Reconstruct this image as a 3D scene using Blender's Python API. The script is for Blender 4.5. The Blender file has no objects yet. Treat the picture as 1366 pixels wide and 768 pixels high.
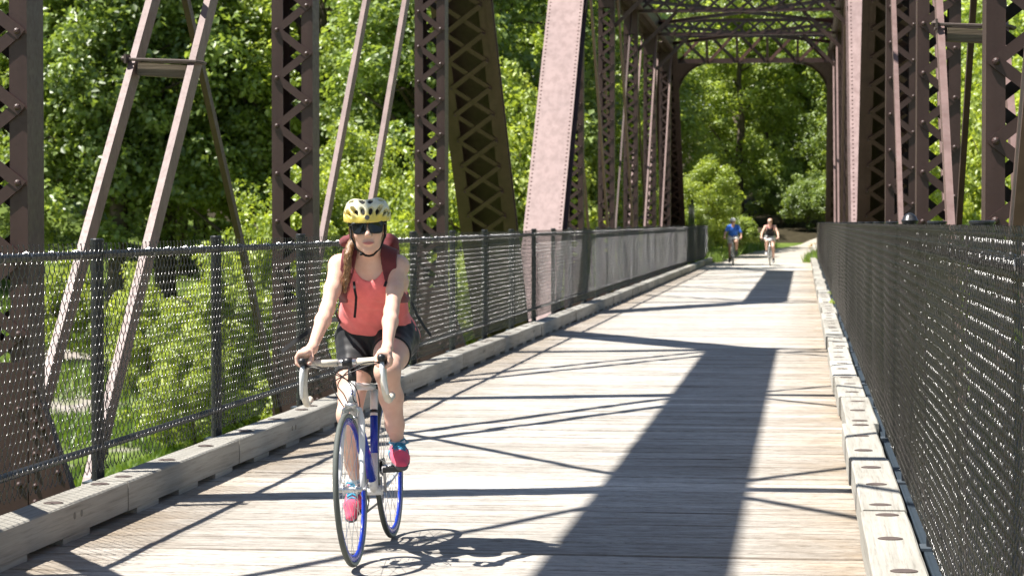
import bpy, math, random
import numpy as np
from mathutils import Vector, Matrix

# ------------------------------------------------------------------ camera, sky, sun, exposure
scene = bpy.context.scene
col = scene.collection
R = math.radians
cam_d = bpy.data.cameras.new("camera")
cam_d.lens = 85.0
cam_d.sensor_width = 36.0
cam_d.clip_start = 0.1
cam_d.clip_end = 2000.0
cam_d.dof.use_dof = True
cam_d.dof.focus_distance = 10.75
cam_d.dof.aperture_fstop = 9.0
cam = bpy.data.objects.new("camera", cam_d)
col.objects.link(cam)
cam.location = (0, 0, 1.5)
cam.rotation_euler = (R(90 - 1.546), 0, R(6.877))
scene.camera = cam

SUN_TO = Vector((0.51, 0.16, -1.0)).normalized()      # direction the light travels
elev = math.asin(-SUN_TO.z)
world = bpy.data.worlds.new("World")
scene.world = world
world.use_nodes = True
wn = world.node_tree.nodes
wl = world.node_tree.links
sky = wn.new("ShaderNodeTexSky")
sky.sky_type = 'NISHITA'
sky.sun_disc = False
sky.sun_elevation = elev
sky.sun_rotation = math.atan2(-SUN_TO.x, -SUN_TO.y)
sky.air_density = 1.0
sky.dust_density = 0.6
bg = wn["Background"]
bg.inputs[1].default_value = 0.06
wl.new(sky.outputs[0], bg.inputs[0])
sun_d = bpy.data.lights.new("sun", 'SUN')
sun_d.energy = 5.0
sun_d.angle = R(0.53)
sun_d.color = (1.0, 0.955, 0.89)
sun = bpy.data.objects.new("sun", sun_d)
col.objects.link(sun)
sun.rotation_euler = SUN_TO.to_track_quat('-Z', 'Y').to_euler()
sun.location = (-30, -10, 60)
scene.view_settings.view_transform = 'Standard'
scene.view_settings.look = 'None'
scene.view_settings.exposure = 1.14
scene.view_settings.gamma = 1.0
scene.view_settings.use_curve_mapping = False
scene.render.engine = 'CYCLES'
scene.cycles.use_denoising = True
scene.cycles.max_bounces = 7
scene.cycles.diffuse_bounces = 3
scene.cycles.glossy_bounces = 3
scene.cycles.transmission_bounces = 4
scene.cycles.transparent_max_bounces = 6

# ------------------------------------------------------------------ helpers
class MB:
    """collects shapes; build() links them as one mesh object"""
    def __init__(s):
        s.v = []; s.f = []; s.m = []
    def add(s, verts, faces, mat=0):
        o = len(s.v)
        s.v.extend([tuple(p) for p in verts])
        s.f.extend([tuple(i + o for i in f) for f in faces])
        s.m.extend([mat] * len(faces))
        return s
    def box(s, c, size, M=None, mat=0):
        hx, hy, hz = size[0] / 2, size[1] / 2, size[2] / 2
        vs = [Vector((x, y, z)) for x in (-hx, hx) for y in (-hy, hy) for z in (-hz, hz)]
        if M is not None: vs = [M @ v for v in vs]
        c = Vector(c)
        vs = [v + c for v in vs]
        return s.add(vs, [(0, 1, 3, 2), (4, 6, 7, 5), (0, 4, 5, 1), (2, 3, 7, 6), (0, 2, 6, 4), (1, 5, 7, 3)], mat)
    def bar(s, p0, p1, w, t, side, mat=0):
        """prism from p0 to p1; w along `side`, t along the third axis"""
        p0 = Vector(p0); p1 = Vector(p1)
        d = (p1 - p0).normalized()
        a = Vector(side); a = (a - d * a.dot(d)).normalized()
        b = d.cross(a)
        vs = []
        for p in (p0, p1):
            for i, j in ((-1, -1), (1, -1), (1, 1), (-1, 1)):
                vs.append(p + a * (i * w / 2) + b * (j * t / 2))
        return s.add(vs, [(3, 2, 1, 0), (4, 5, 6, 7), (0, 1, 5, 4), (1, 2, 6, 5), (2, 3, 7, 6), (3, 0, 4, 7)], mat)
    def tube(s, pts, r, n=8, mat=0, caps=True, closed=False):
        pts = [Vector(p) for p in pts]
        N = len(pts)
        rs = r if isinstance(r, (list, tuple)) else [r] * N
        ref = None
        vs = []
        for i in range(N):
            if closed: d = pts[(i + 1) % N] - pts[i - 1]
            else: d = pts[min(i + 1, N - 1)] - pts[max(i - 1, 0)]
            d.normalize()
            if ref is None:
                ref = Vector((0, 0, 1)) if abs(d.z) < 0.9 else Vector((1, 0, 0))
            a = (ref - d * ref.dot(d)).normalized()
            ref = a
            b = d.cross(a)
            for k in range(n):
                th = 2 * math.pi * k / n
                vs.append(pts[i] + (a * math.cos(th) + b * math.sin(th)) * rs[i])
        fs = []
        M = N if closed else N - 1
        for i in range(M):
            j = (i + 1) % N
            for k in range(n):
                k2 = (k + 1) % n
                fs.append((i * n + k, i * n + k2, j * n + k2, j * n + k))
        if caps and not closed:
            fs.append(tuple(range(n - 1, -1, -1)))
            fs.append(tuple((N - 1) * n + k for k in range(n)))
        return s.add(vs, fs, mat)
    def lathe(s, prof, c, axis=(0, 0, 1), n=16, mat=0):
        """prof: list of (radius, height) along axis"""
        c = Vector(c); z = Vector(axis).normalized()
        a = z.orthogonal().normalized(); b = z.cross(a)
        vs = []
        for r, h in prof:
            for k in range(n):
                th = 2 * math.pi * k / n
                vs.append(c + z * h + (a * math.cos(th) + b * math.sin(th)) * r)
        fs = []
        for i in range(len(prof) - 1):
            for k in range(n):
                k2 = (k + 1) % n
                fs.append((i * n + k, i * n + k2, (i + 1) * n + k2, (i + 1) * n + k))
        fs.append(tuple(range(n - 1, -1, -1)))
        fs.append(tuple((len(prof) - 1) * n + k for k in range(n)))
        return s.add(vs, fs, mat)
    def dome(s, c, nrm, r, mat=0, n=7, flat=0.7):
        return s.lathe([(r, 0), (r * 0.8, r * flat * 0.6), (r * 0.35, r * flat * 0.95)], c, nrm, n, mat)
    def prism(s, outline, off, mat=0):
        """extrude a planar outline (list of points) by vector off"""
        n = len(outline); off = Vector(off)
        vs = [Vector(p) for p in outline] + [Vector(p) + off for p in outline]
        fs = [tuple(range(n - 1, -1, -1)), tuple(range(n, 2 * n))]
        for i in range(n):
            j = (i + 1) % n
            fs.append((i, j, n + j, n + i))
        return s.add(vs, fs, mat)
    def mesh(s, name, mats, smooth=False):
        me = bpy.data.meshes.new(name)
        me.from_pydata(s.v, [], s.f)
        for m in (mats if isinstance(mats, (list, tuple)) else [mats]):
            me.materials.append(m)
        if any(s.m): me.polygons.foreach_set('material_index', s.m)
        if smooth: me.polygons.foreach_set('use_smooth', [True] * len(s.f))
        me.validate()
        me.update()
        return me
    def build(s, name, mats, parent=None, smooth=False, **kw):
        return link(name, s.mesh(name, mats, smooth), parent, **kw)

def link(name, data, parent=None, loc=None, rot=None, label=None, cat=None, group=None, kind=None):
    o = bpy.data.objects.new(name, data)
    col.objects.link(o)
    if parent is not None: o.parent = parent
    if loc is not None: o.location = loc
    if rot is not None: o.rotation_euler = rot
    return tag(o, label, cat, group, kind)

def tag(o, label=None, cat=None, group=None, kind=None):
    if label: o['label'] = label
    if cat: o['category'] = cat
    if group: o['group'] = group
    if kind: o['kind'] = kind
    return o

def empty(name, loc=(0, 0, 0), rot=(0, 0, 0), **kw):
    o = link(name, None, None, loc, rot, **kw)
    o.empty_display_size = 0.1
    return o

def np_mesh(name, V, F, mats, smooth=True):
    """V (n,3), F (m,k) numpy arrays"""
    me = bpy.data.meshes.new(name)
    k = F.shape[1]
    me.vertices.add(len(V)); me.vertices.foreach_set('co', np.ascontiguousarray(V, dtype=np.float32).ravel())
    me.loops.add(F.size); me.loops.foreach_set('vertex_index', np.ascontiguousarray(F, dtype=np.int32).ravel())
    me.polygons.add(len(F))
    me.polygons.foreach_set('loop_start', np.arange(0, F.size, k, dtype=np.int32))
    if smooth: me.polygons.foreach_set('use_smooth', np.ones(len(F), dtype=bool))
    me.update(calc_edges=True)
    for m in (mats if isinstance(mats, (list, tuple)) else [mats]): me.materials.append(m)
    me.validate()
    return me

# ------------------------------------------------------------------ materials
class NT:
    def __init__(s, name):
        s.m = bpy.data.materials.new(name); s.m.use_nodes = True
        s.t = s.m.node_tree; s.n = s.t.nodes; s.l = s.t.links
        s.b = s.n['Principled BSDF']; s.out = s.n['Material Output']
    def new(s, typ, **kw):
        nd = s.n.new(typ)
        for k, v in kw.items(): setattr(nd, k, v)
        return nd
    def put(s, sock, val):
        if hasattr(val, 'is_linked') or isinstance(val, bpy.types.NodeSocket): s.l.new(val, sock)
        else: sock.default_value = val
    def math(s, op, a, b=0.0, clamp=False):
        nd = s.new('ShaderNodeMath', operation=op, use_clamp=clamp)
        s.put(nd.inputs[0], a); s.put(nd.inputs[1], b)
        return nd.outputs[0]
    def coord(s, kind='Object', scale=(1, 1, 1), loc=None):
        tc = s.new('ShaderNodeTexCoord'); mp = s.new('ShaderNodeMapping')
        mp.inputs['Scale'].default_value = scale
        s.l.new(tc.outputs[kind], mp.inputs['Vector'])
        if loc is not None: s.put(mp.inputs['Location'], loc)
        return mp.outputs[0]
    def noise(s, vec, scale, detail=3.0, rough=0.55, dist=0.0):
        nd = s.new('ShaderNodeTexNoise')
        nd.inputs['Scale'].default_value = scale; nd.inputs['Detail'].default_value = detail
        nd.inputs['Roughness'].default_value = rough; nd.inputs['Distortion'].default_value = dist
        s.l.new(vec, nd.inputs['Vector'])
        return nd.outputs['Fac']
    def ramp(s, fac, stops):
        nd = s.new('ShaderNodeValToRGB')
        e = nd.color_ramp.elements
        while len(e) > 1: e.remove(e[0])
        e[0].position = stops[0][0]; e[0].color = stops[0][1]
        for p, c in stops[1:]:
            x = e.new(p); x.color = c
        s.l.new(fac, nd.inputs[0])
        return nd.outputs[0]
    def mix(s, fac, a, b, blend='MIX'):
        nd = s.new('ShaderNodeMix', data_type='RGBA', blend_type=blend)
        s.put(nd.inputs[0], fac); s.put(nd.inputs[6], a); s.put(nd.inputs[7], b)
        return nd.outputs[2]
    def bump(s, h, strength=0.3, dist=0.01):
        nd = s.new('ShaderNodeBump')
        nd.inputs['Strength'].default_value = strength; nd.inputs['Distance'].default_value = dist
        s.l.new(h, nd.inputs['Height'])
        s.l.new(nd.outputs[0], s.b.inputs['Normal'])
    def base(s, c, rough=0.5, metal=0.0, spec=None):
        s.put(s.b.inputs['Base Color'], c)
        s.put(s.b.inputs['Roughness'], rough)
        s.b.inputs['Metallic'].default_value = metal
        if spec is not None: s.b.inputs['Specular IOR Level'].default_value = spec
        return s

def rgb(r, g, b): return (r, g, b, 1.0)

def simple(name, c, rough=0.5, metal=0.0, var=0.12, scale=30.0, bump=0.0, spec=None):
    t = NT(name)
    v = t.coord('Object')
    n = t.noise(v, scale, 3.0)
    lo = tuple(x * (1 - var) for x in c) + (1,); hi = tuple(min(1, x * (1 + var)) for x in c) + (1,)
    t.base(t.ramp(n, [(0.3, lo), (0.7, hi)]), rough, metal, spec)
    if bump: t.bump(n, bump, 0.004)
    return t.m

def mat_steel(name, k, g, sp=.55):
    t = NT(name)
    def kk(r_, g_, b_):
        return rgb(*[min(1, c * k * (1 - g) + g * .33 * f) for c, f in ((r_, 1.0), (g_, .77), (b_, .73))])
    v = t.coord('Object')
    n1 = t.noise(v, 1.1, 5.0, 0.6); n2 = t.noise(v, 26.0, 4.0, 0.65); n3 = t.noise(t.coord('Object', (9, 9, 0.8)), 1.0, 3.0)
    c1 = t.ramp(n1, [(0.3, kk(.155, .078, .066)), (0.55, kk(.20, .106, .090)), (0.75, kk(.25, .150, .130))])
    streak = t.ramp(n3, [(0.35, rgb(.62, .58, .56)), (0.6, rgb(1, 1, 1))])
    c2 = t.mix(0.6, c1, streak, 'MULTIPLY')
    spots = t.ramp(n2, [(0.58, rgb(0, 0, 0)), (0.72, rgb(1, 1, 1))])
    c3 = t.mix(t.math('MULTIPLY', spots, sp), c2, kk(.095, .045, .033))
    t.base(c3, t.ramp(n2, [(0.3, rgb(.36, .36, .36)), (0.8, rgb(.62, .62, .62))]))
    t.bump(n2, 0.18, 0.004)
    return t.m

def wood(name, stops, axis, rnd=0.35, bump=0.5, grain=1.0, warm=None):
    """weathered timber; axis = direction of the grain"""
    t = NT(name)
    oi = t.new('ShaderNodeObjectInfo')
    rv = oi.outputs['Random']
    cb = t.new('ShaderNodeCombineXYZ')
    for k in range(3): t.put(cb.inputs[k], t.math('MULTIPLY', rv, 37.0 + 11 * k))
    geo = t.new('ShaderNodeNewGeometry')
    sc = [26.0 * grain] * 3; sc['XYZ'.index(axis)] = 0.55
    mp = t.new('ShaderNodeMapping'); mp.inputs['Scale'].default_value = sc
    t.l.new(geo.outputs['Position'], mp.inputs['Vector']); t.l.new(cb.outputs[0], mp.inputs['Location'])
    g = t.noise(mp.outputs[0], 1.0, 6.0, 0.7, 0.35)
    sc2 = [95.0 * grain] * 3; sc2['XYZ'.index(axis)] = 2.2
    mp2 = t.new('ShaderNodeMapping'); mp2.inputs['Scale'].default_value = sc2
    t.l.new(geo.outputs['Position'], mp2.inputs['Vector'])
    fib = t.noise(mp2.outputs[0], 1.0, 4.0, 0.7)
    blotch = t.noise(geo.outputs['Position'], 1.3, 4.0, 0.6)
    c = t.ramp(g, stops)
    c = t.mix(0.55, c, t.ramp(fib, [(0.28, rgb(.42, .40, .37)), (0.5, rgb(1, 1, 1))]), 'MULTIPLY')
    c = t.mix(0.45, c, t.ramp(blotch, [(0.3, rgb(.68, .66, .63)), (0.62, rgb(1.0, 1.0, 1.0))]), 'MULTIPLY')
    val = t.ramp(rv, [(0, rgb(1 - rnd, 1 - rnd * 1.05, 1 - rnd * 1.12)), (0.7, rgb(1, 1, 1)), (0.86, rgb(1, 1, 1)), (0.93, rgb(1.28, 1.28, 1.28)), (1, rgb(1.32, 1.32, 1.32))])
    c = t.mix(1.0, c, val, 'MULTIPLY')
    hgt = t.math('ADD', g, t.math('MULTIPLY', fib, 0.6))
    if warm:   # traffic wear: pale fuzz in the middle, brown dirt towards the kerbs, grit and cracks
        sx = t.new('ShaderNodeSeparateXYZ'); t.l.new(geo.outputs['Position'], sx.inputs[0])
        ex = t.math('ABSOLUTE', t.math('ADD', sx.outputs[0], 1.575))
        edge = t.math('SMOOTH_MIN', t.math('MULTIPLY', t.math('SUBTRACT', ex, 1.15, True), 1.5, True), 1.0)
        dirt = t.math('MULTIPLY', edge, t.ramp(t.noise(geo.outputs['Position'], 2.3, 5.0, .65), [(0.3, rgb(.25, .25, .25)), (0.65, rgb(1, 1, 1))]), True)
        c = t.mix(dirt, c, t.mix(1.0, c, rgb(.74, .62, .49), 'MULTIPLY'))
        mg = t.new('ShaderNodeMapping'); mg.inputs['Scale'].default_value = (16, 60, 60)
        t.l.new(geo.outputs['Position'], mg.inputs['Vector'])
        fz = t.noise(mg.outputs[0], 1.0, 5.0, .75)
        c = t.mix(.6, c, t.ramp(fz, [(0.36, rgb(.50, .47, .43)), (0.52, rgb(1, 1, 1)), (0.66, rgb(1.14, 1.13, 1.1))]), 'MULTIPLY')
        mw = t.new('ShaderNodeMapping'); mw.inputs['Scale'].default_value = (4.5, 15, 15)
        t.l.new(geo.outputs['Position'], mw.inputs['Vector'])
        wool = t.noise(mw.outputs[0], 1.0, 6.0, .8, .6)
        c = t.mix(.75, c, t.ramp(wool, [(0.36, rgb(.55, .52, .48)), (0.5, rgb(.96, .96, .95)), (0.64, rgb(1.16, 1.15, 1.13))]), 'MULTIPLY')
        tg = t.new('ShaderNodeTexCoord'); sg2 = t.new('ShaderNodeSeparateXYZ'); t.l.new(tg.outputs['Generated'], sg2.inputs[0])
        jn = t.math('ABSOLUTE', t.math('SUBTRACT', sg2.outputs[1], .5))
        jd = t.math('MULTIPLY', t.ramp(jn, [(0.40, rgb(0, 0, 0)), (0.5, rgb(1, 1, 1))]), t.ramp(t.noise(mp.outputs[0], .6, 3.0), [(0.42, rgb(0, 0, 0)), (0.62, rgb(1, 1, 1))]), True)
        c = t.mix(t.math('MULTIPLY', jd, .7), c, rgb(.12, .09, .065))
        grit = t.noise(geo.outputs['Position'], 55.0, 3.0, .6)
        c = t.mix(t.ramp(grit, [(0.66, rgb(0, 0, 0)), (0.72, rgb(.8, .8, .8))]), c, rgb(.16, .115, .08))
        mc = t.new('ShaderNodeMapping'); mc.inputs['Scale'].default_value = (.9, 34, 34)
        t.l.new(geo.outputs['Position'], mc.inputs['Vector'])
        ck = t.noise(mc.outputs[0], 1.0, 2.0, .5)
        crack = t.ramp(ck, [(0.30, rgb(1, 1, 1)), (0.335, rgb(0, 0, 0))])
        c = t.mix(t.math('MULTIPLY', crack, .75), c, rgb(.11, .085, .06))
        hgt = t.math('SUBTRACT', t.math('ADD', hgt, t.math('ADD', t.math('MULTIPLY', fz, .8), t.math('MULTIPLY', wool, 1.2))), t.math('MULTIPLY', crack, .8))
    t.base(c, 0.85, 0.0, 0.25)
    t.bump(hgt, bump, 0.006)
    return t.m

def mat_leaf(name, dark, mid, light, trans=0.35):
    t = NT(name)
    at = t.new('ShaderNodeAttribute'); at.attribute_name = 'tint'
    oi = t.new('ShaderNodeObjectInfo')
    f = t.math('ADD', at.outputs['Fac'], t.math('MULTIPLY', t.math('SUBTRACT', oi.outputs['Random'], 0.5), 0.3), True)
    c = t.ramp(f, [(0.0, dark + (1,)), (0.5, mid + (1,)), (1.0, light + (1,))])
    t.base(c, 0.42, 0.0, 0.5)
    tr = t.new('ShaderNodeBsdfTranslucent')
    k_ = trans * 2.4
    tc = t.mix(1.0, c, rgb(1.15 * k_, 1.1 * k_, .42 * k_), 'MULTIPLY')
    t.l.new(tc, tr.inputs['Color'])
    mx = t.new('ShaderNodeAddShader')      # a leaf reflects and lets light through
    t.l.new(t.b.outputs[0], mx.inputs[0]); t.l.new(tr.outputs[0], mx.inputs[1])
    t.l.new(mx.outputs[0], t.out.inputs['Surface'])
    return t.m

M = {}
M['steel'] = mat_steel('rust brown painted steel', .33, 0.0)
M['midsteel'] = mat_steel('part lit brown bar paint', .75, .22, .4)  # lighter copy of the steel paint with the bars' sunlit look coloured in
M['litsteel'] = mat_steel('brown paint in sunlit tone', 1.05, .55, .25)  # paler copy of the steel paint; sunlight on the plates put into colour
M['deck'] = wood('weathered deck plank', [(0.22, rgb(.32, .29, .255)), (0.42, rgb(.485, .46, .425)), (0.7, rgb(.565, .545, .51))], 'X', 0.20, 0.9, 1.0, True)
M['kerb'] = wood('grey kerb timber', [(0.25, rgb(.25, .235, .20)), (0.45, rgb(.37, .355, .315)), (0.75, rgb(.47, .455, .41))], 'Y', 0.18, 0.5, 0.7)
M['bolt'] = simple('rusty bolt head', (.10, .075, .065), 0.7, 0.2)
M['fence'] = simple('black coated fence steel', (.016, .017, .02), 0.34, 0.0, 0.2, 60)
M['wire'] = simple('black coated wire', (.026, .023, .021), 0.22, 0.0, 0.2, 60, spec=0.95)
M['plate'] = simple('galvanised plate', (.09, .11, .13), 0.5, 0.3)
M['edge'] = simple('dark blue grey edge steel', (.035, .05, .065), .5, .2)
M['stringer'] = simple('dark timber stringer', (.06, .05, .04), 0.9)
M['bark'] = simple('bark', (.11, .085, .065), 0.9, 0, 0.45, 6.0, 0.6)
M['leafA'] = mat_leaf('maple leaf', (.058, .086, .024), (.113, .156, .043), (.188, .245, .076), .42)
M['leafB'] = mat_leaf('light green leaf', (.088, .120, .028), (.160, .206, .048), (.235, .288, .078), 0.45)
M['leafC'] = mat_leaf('yellow green leaf', (.110, .146, .028), (.190, .238, .046), (.285, .325, .080), 0.40)
M['grass'] = mat_leaf('grass blade', (.045, .085, .014), (.095, .155, .024), (.160, .225, .040), 0.3)
M['white'] = simple('white paint', (.78, .78, .77), 0.25, 0, 0.03)
M['blue'] = simple('blue paint', (.015, .045, .42), 0.25, 0, 0.05)
M['blackp'] = simple('black plastic', (.018, .018, .02), 0.4, 0, 0.1)
M['rubber'] = simple('tyre rubber', (.085, .095, .085), 0.75, 0, 0.15)
M['spacer'] = wood('old brown block', [(0.25, rgb(.07, .05, .035)), (0.5, rgb(.16, .125, .09)), (0.75, rgb(.26, .21, .16))], 'X', .2, .8)
M['tyrewall'] = simple('grey green tyre wall', (.22, .27, .23), 0.7, 0, 0.1)
M['alu'] = simple('brushed aluminium', (.62, .62, .63), 0.3, 0.9, 0.06)
M['tape'] = simple('cream bar tape', (.72, .66, .55), 0.75, 0, 0.1, 40, 0.3)
M['steelbike'] = simple('dark bike steel', (.12, .12, .125), 0.35, 0.9)
# ------------------------------------------------------------------ layout constants
XF_L, XF_R = -3.66, 0.515          # fence planes
XK_L, XK_R = -3.41, 0.26          # kerb faces
XT_L, XT_R = -4.255, 1.085        # truss planes (post centres)
Y_END = 92.0                      # far end of the deck
rng = random.Random(4)

# ------------------------------------------------------------------ ground
def sst(a, b, x):
    t = min(1, max(0, (x - a) / (b - a))); return t * t * (3 - 2 * t)
def gz(x, y):
    z = -4.2 + 0.085 * max(0, min(y, 82) - 55)
    z += (-0.06 - z) * sst(80, 91.5, y) * (1 - 0.35 * sst(-6, -22, x))
    hill = max(0, -x - 20) * 0.22 * sst(40, 90, y) + max(0, y - 112) * 0.10 + max(0, x - 9) * .15 * sst(60, 100, y)
    z += hill + .026 * max(0, min(y, 116) - 93)
    z += 0.12 * math.sin(x * .7 + 1.3) * math.sin(y * .45) * (1 - sst(84, 90, y) * sst(8, 4, abs(x + 1.5)))
    return z
def build_ground():
    xs = sorted(set([-400, -250, -150, -100] + [-80 + 2 * i for i in range(61)] + [60, 100, 160, 260, 400]))
    ys = sorted(set([-300, -150, -70, -30] + [-10 + 2 * i for i in range(100)] + [220, 280, 400, 700]))
    vs = [(x, y, gz(max(-90, min(50, x)), min(y, 200))) for y in ys for x in xs]
    n = len(xs)
    fs = [(j * n + i, j * n + i + 1, (j + 1) * n + i + 1, (j + 1) * n + i) for j in range(len(ys) - 1) for i in range(n - 1)]
    t = NT('grassy bank')
    v = t.coord('Object')
    n1 = t.noise(v, 0.16, 4.0); n2 = t.noise(v, 3.0, 5.0, 0.7); n3 = t.noise(v, .09, 3.0)
    g = t.ramp(n2, [(0.3, rgb(.055, .085, .018)), (0.5, rgb(.10, .145, .028)), (0.72, rgb(.165, .20, .05))])
    gravel = t.ramp(n2, [(0.3, rgb(.22, .19, .17)), (0.7, rgb(.40, .36, .33))])
    sx = t.new('ShaderNodeSeparateXYZ'); t.l.new(v, sx.inputs[0])
    bank = t.math('MULTIPLY', t.math('LESS_THAN', sx.outputs[0], -9.0), t.math('LESS_THAN', sx.outputs[1], 84.0))
    t.base(t.mix(t.math('MULTIPLY', bank, t.ramp(n1, [(0.52, rgb(0, 0, 0)), (0.57, rgb(1, 1, 1))])), g, gravel), 0.95, 0, 0.1)
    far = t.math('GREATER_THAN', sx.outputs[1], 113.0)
    shade_tone = t.ramp(n2, [(0.3, rgb(.022, .018, .010)), (0.7, rgb(.06, .05, .03))])  # dark brown that puts the shade of the wood into the ground colour
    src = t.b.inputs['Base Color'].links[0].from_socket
    t.base(t.mix(far, src, shade_tone), .95, 0, .1)
    t.bump(n2, 0.6, 0.05)
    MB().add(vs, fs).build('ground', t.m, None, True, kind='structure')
build_ground()

# gravel path that leaves the deck and bends right
def build_path():
    t = NT('pale gravel')
    v = t.coord('Object')
    n2 = t.noise(v, 9.0, 5.0, 0.7); n1 = t.noise(v, 0.8, 3.0)
    c = t.mix(0.5, t.ramp(n2, [(0.3, rgb(.30, .27, .23)), (0.7, rgb(.52, .48, .42))]), t.ramp(n1, [(0.3, rgb(.7, .68, .65)), (0.7, rgb(1, 1, 1))]), 'MULTIPLY')
    t.base(c, 0.95, 0, 0.1); t.bump(n2, 0.4, 0.02)
    vs = []; fs = []
    N = 40
    for i in range(N):
        y = Y_END - .4 + i * 1.15
        k = i / N
        cx = -1.55 + 16.0 * k * k
        half = 1.75 - .1 * math.sin(i * .9)
        for s_ in (-1, -.4, .4, 1):
            x = cx + s_ * half
            z = max(gz(x, y), gz(cx - half, y), gz(cx + half, y), gz(cx, y)) + .03 + .03 * (1 - s_ * s_)
            vs.append((x, y, z))
    for i in range(N - 1):
        for k in range(3):
            fs.append((i * 4 + k, i * 4 + k + 1, i * 4 + 5 + k, i * 4 + 4 + k))
    MB().add(vs, fs).build('path', t.m, None, True, kind='structure')
build_path()

# ------------------------------------------------------------------ deck: transverse planks on stringers
XD0, XD1 = XK_L - .24, XK_R + .24
deck_mb = MB()
for x in np.linspace(XD0 + .25, XD1 - .25, 6):
    deck_mb.box((x, (Y_END - 6) / 2 + .3, -.235), (.16, Y_END + 5.4, .30))
deck = deck_mb.build('deck', M['stringer'], None, kind='structure')
def plank_mesh(w, L, jag):
    """bevelled, slightly uneven plank along X, w wide in Y"""
    r = random.Random(jag)
    nx = 9
    vs = []; fs = []
    h = .07; b = .006
    for i in range(nx):
        x = -L / 2 + L * i / (nx - 1) + (r.uniform(-.012, .012) if i in (0, nx - 1) else 0)
        e0 = r.uniform(-.0025, .0025); e1 = r.uniform(-.0025, .0025); dz = r.uniform(-.0022, .0022)
        prof = [(-w / 2 + e0, -h), (-w / 2 + e0, -b), (-w / 2 + b + e0, dz), (w / 2 - b + e1, dz + r.uniform(-.0015, .0015)), (w / 2 + e1, -b), (w / 2 + e1, -h)]
        vs += [(x, p[0], p[1]) for p in prof]
    for i in range(nx - 1):
        for k in range(6):
            k2 = (k + 1) % 6
            fs.append((i * 6 + k, (i + 1) * 6 + k, (i + 1) * 6 + k2, i * 6 + k2))
    fs.append(tuple(range(6))); fs.append(tuple((nx - 1) * 6 + k for k in range(5, -1, -1)))
    return vs, fs
y = -6.0
widths = [.19, .215, .24, .265]
cache = {}
rest = MB()
n_pl = 0
while y < Y_END - .12:
    w = rng.choice(widths)
    j = rng.randrange(4)
    if y > 8.6 and n_pl < 290:
        key = (w, j)
        if key not in cache:
            vs, fs = plank_mesh(w, XD1 - XD0, hash(key) % 1000 if False else int(w * 1000) * 7 + j)
            cache[key] = MB().add(vs, fs).mesh('plank', M['deck'])
        o = link('plank', cache[key], deck, ((XD0 + XD1) / 2 + rng.uniform(-.01, .01), y + w / 2, rng.uniform(-.0025, .0025)))
        if rng.random() < .5: o.rotation_euler.z = math.pi
        n_pl += 1
    else:
        vs, fs = plank_mesh(w, XD1 - XD0, rng.randrange(99))
        rest.add([(p[0] + (XD0 + XD1) / 2, p[1] + y + w / 2, p[2]) for p in vs], fs)
    y += w + rng.choice((.004, .006, .007, .009, .014))
rest.build('planks', M['deck'], deck, kind='stuff')

# ------------------------------------------------------------------ kerbs: timbers on scupper blocks
def timber_mesh(L, seed):
    r = random.Random(seed)
    w, h, b = .185, .15, .008
    n = max(4, int(L / .4)); vs = []; fs = []
    for i in range(n + 1):
        y_ = -L / 2 + L * i / n
        q = [r.uniform(-.002, .002) for _ in range(4)]
        prof = [(-w / 2 + q[0], 0), (-w / 2 + q[0], h - b), (-w / 2 + b + q[0], h + q[1]), (w / 2 - b + q[2], h + q[1]), (w / 2 + q[2], h - b), (w / 2 + q[2], 0)]
        vs += [(p[0], y_, p[1]) for p in prof]
    for i in range(n):
        for k in range(6):
            k2 = (k + 1) % 6
            fs.append((i * 6 + k, i * 6 + k2, (i + 1) * 6 + k2, (i + 1) * 6 + k))
    fs.append((5, 4, 3, 2, 1, 0)); fs.append(tuple(n * 6 + k for k in range(6)))
    return MB().add(vs, fs).mesh('timber', M['kerb'])
bolt_me = MB().lathe([(.047, -.004), (.047, .0025), (.038, .0050)], (0, 0, 0), (0, 0, 1), 14).mesh('bolt', M['bolt'])
hole_me = MB().lathe([(.017, -.004), (.017, .002)], (0, 0, 0), (0, 0, 1), 12).mesh('bolt_hole', M['blackp'])
block_me = MB().box((0, 0, .0145), (.165, .42, .031)).mesh('scupper_block', M['kerb'])
LT = 2.44
tms = [timber_mesh(LT - .006, s_) for s_ in range(5)]
for side, xk, nm in ((-1, XK_L, 'kerb_left'), (1, XK_R, 'kerb_right')):
    root = empty(nm, (0, 0, 0), kind='structure')
    x = xk + side * (.0925 if side < 0 else .105)
    n = 0
    y0 = -5.1 if side < 0 else -5.9
    while y0 + n * LT < Y_END - 1.2:
        yc = y0 + (n + .5) * LT
        big = yc < 60 and yc > 4
        dx = rng.uniform(-.009, .009) + (side * .022 if (side > 0 and n % 4 == 1) else 0)
        o = link('timber', tms[n % 5], root, (x + dx, yc, .031 + rng.uniform(-.002, .003)), (0, 0, rng.uniform(-.002, .002)))
        if side > 0: o.scale.x = 1.13
        for q in ((-.86, -.1, .62) if n % 2 else (-.6, .2, .9)):
            if yc < 45 and yc > 4:
                link('bolt', bolt_me, o, (rng.uniform(-.015, .015), q * LT / 2 * .97, .1503))
        if big and side < 0 and n % 2 == 0:
            for q in (-.05, .06):
                link('bolt_hole', hole_me, o, (.0935, q + .35, .085), (0, R(90), 0))
        for q in (-.86, .0, .86) if n % 2 else (-.62, .35):
            link('scupper_block', block_me, root, (x + dx * .5 - side * .004, yc + q * LT / 2 * .8, 0.0))
        n += 1
    # steel edge angle behind the timbers that carries the posts
    e = MB()
    xo = xk + side * (.187 if side < 0 else .205)
    e.box((xo + side * .045, Y_END / 2 - 3, .075), (.012, Y_END + 5, .10))
    e.box((xo + side * .085, Y_END / 2 - 3, .120), (.07, Y_END + 5, .010))
    e.build('edge_angle', M['edge'], root)

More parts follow.
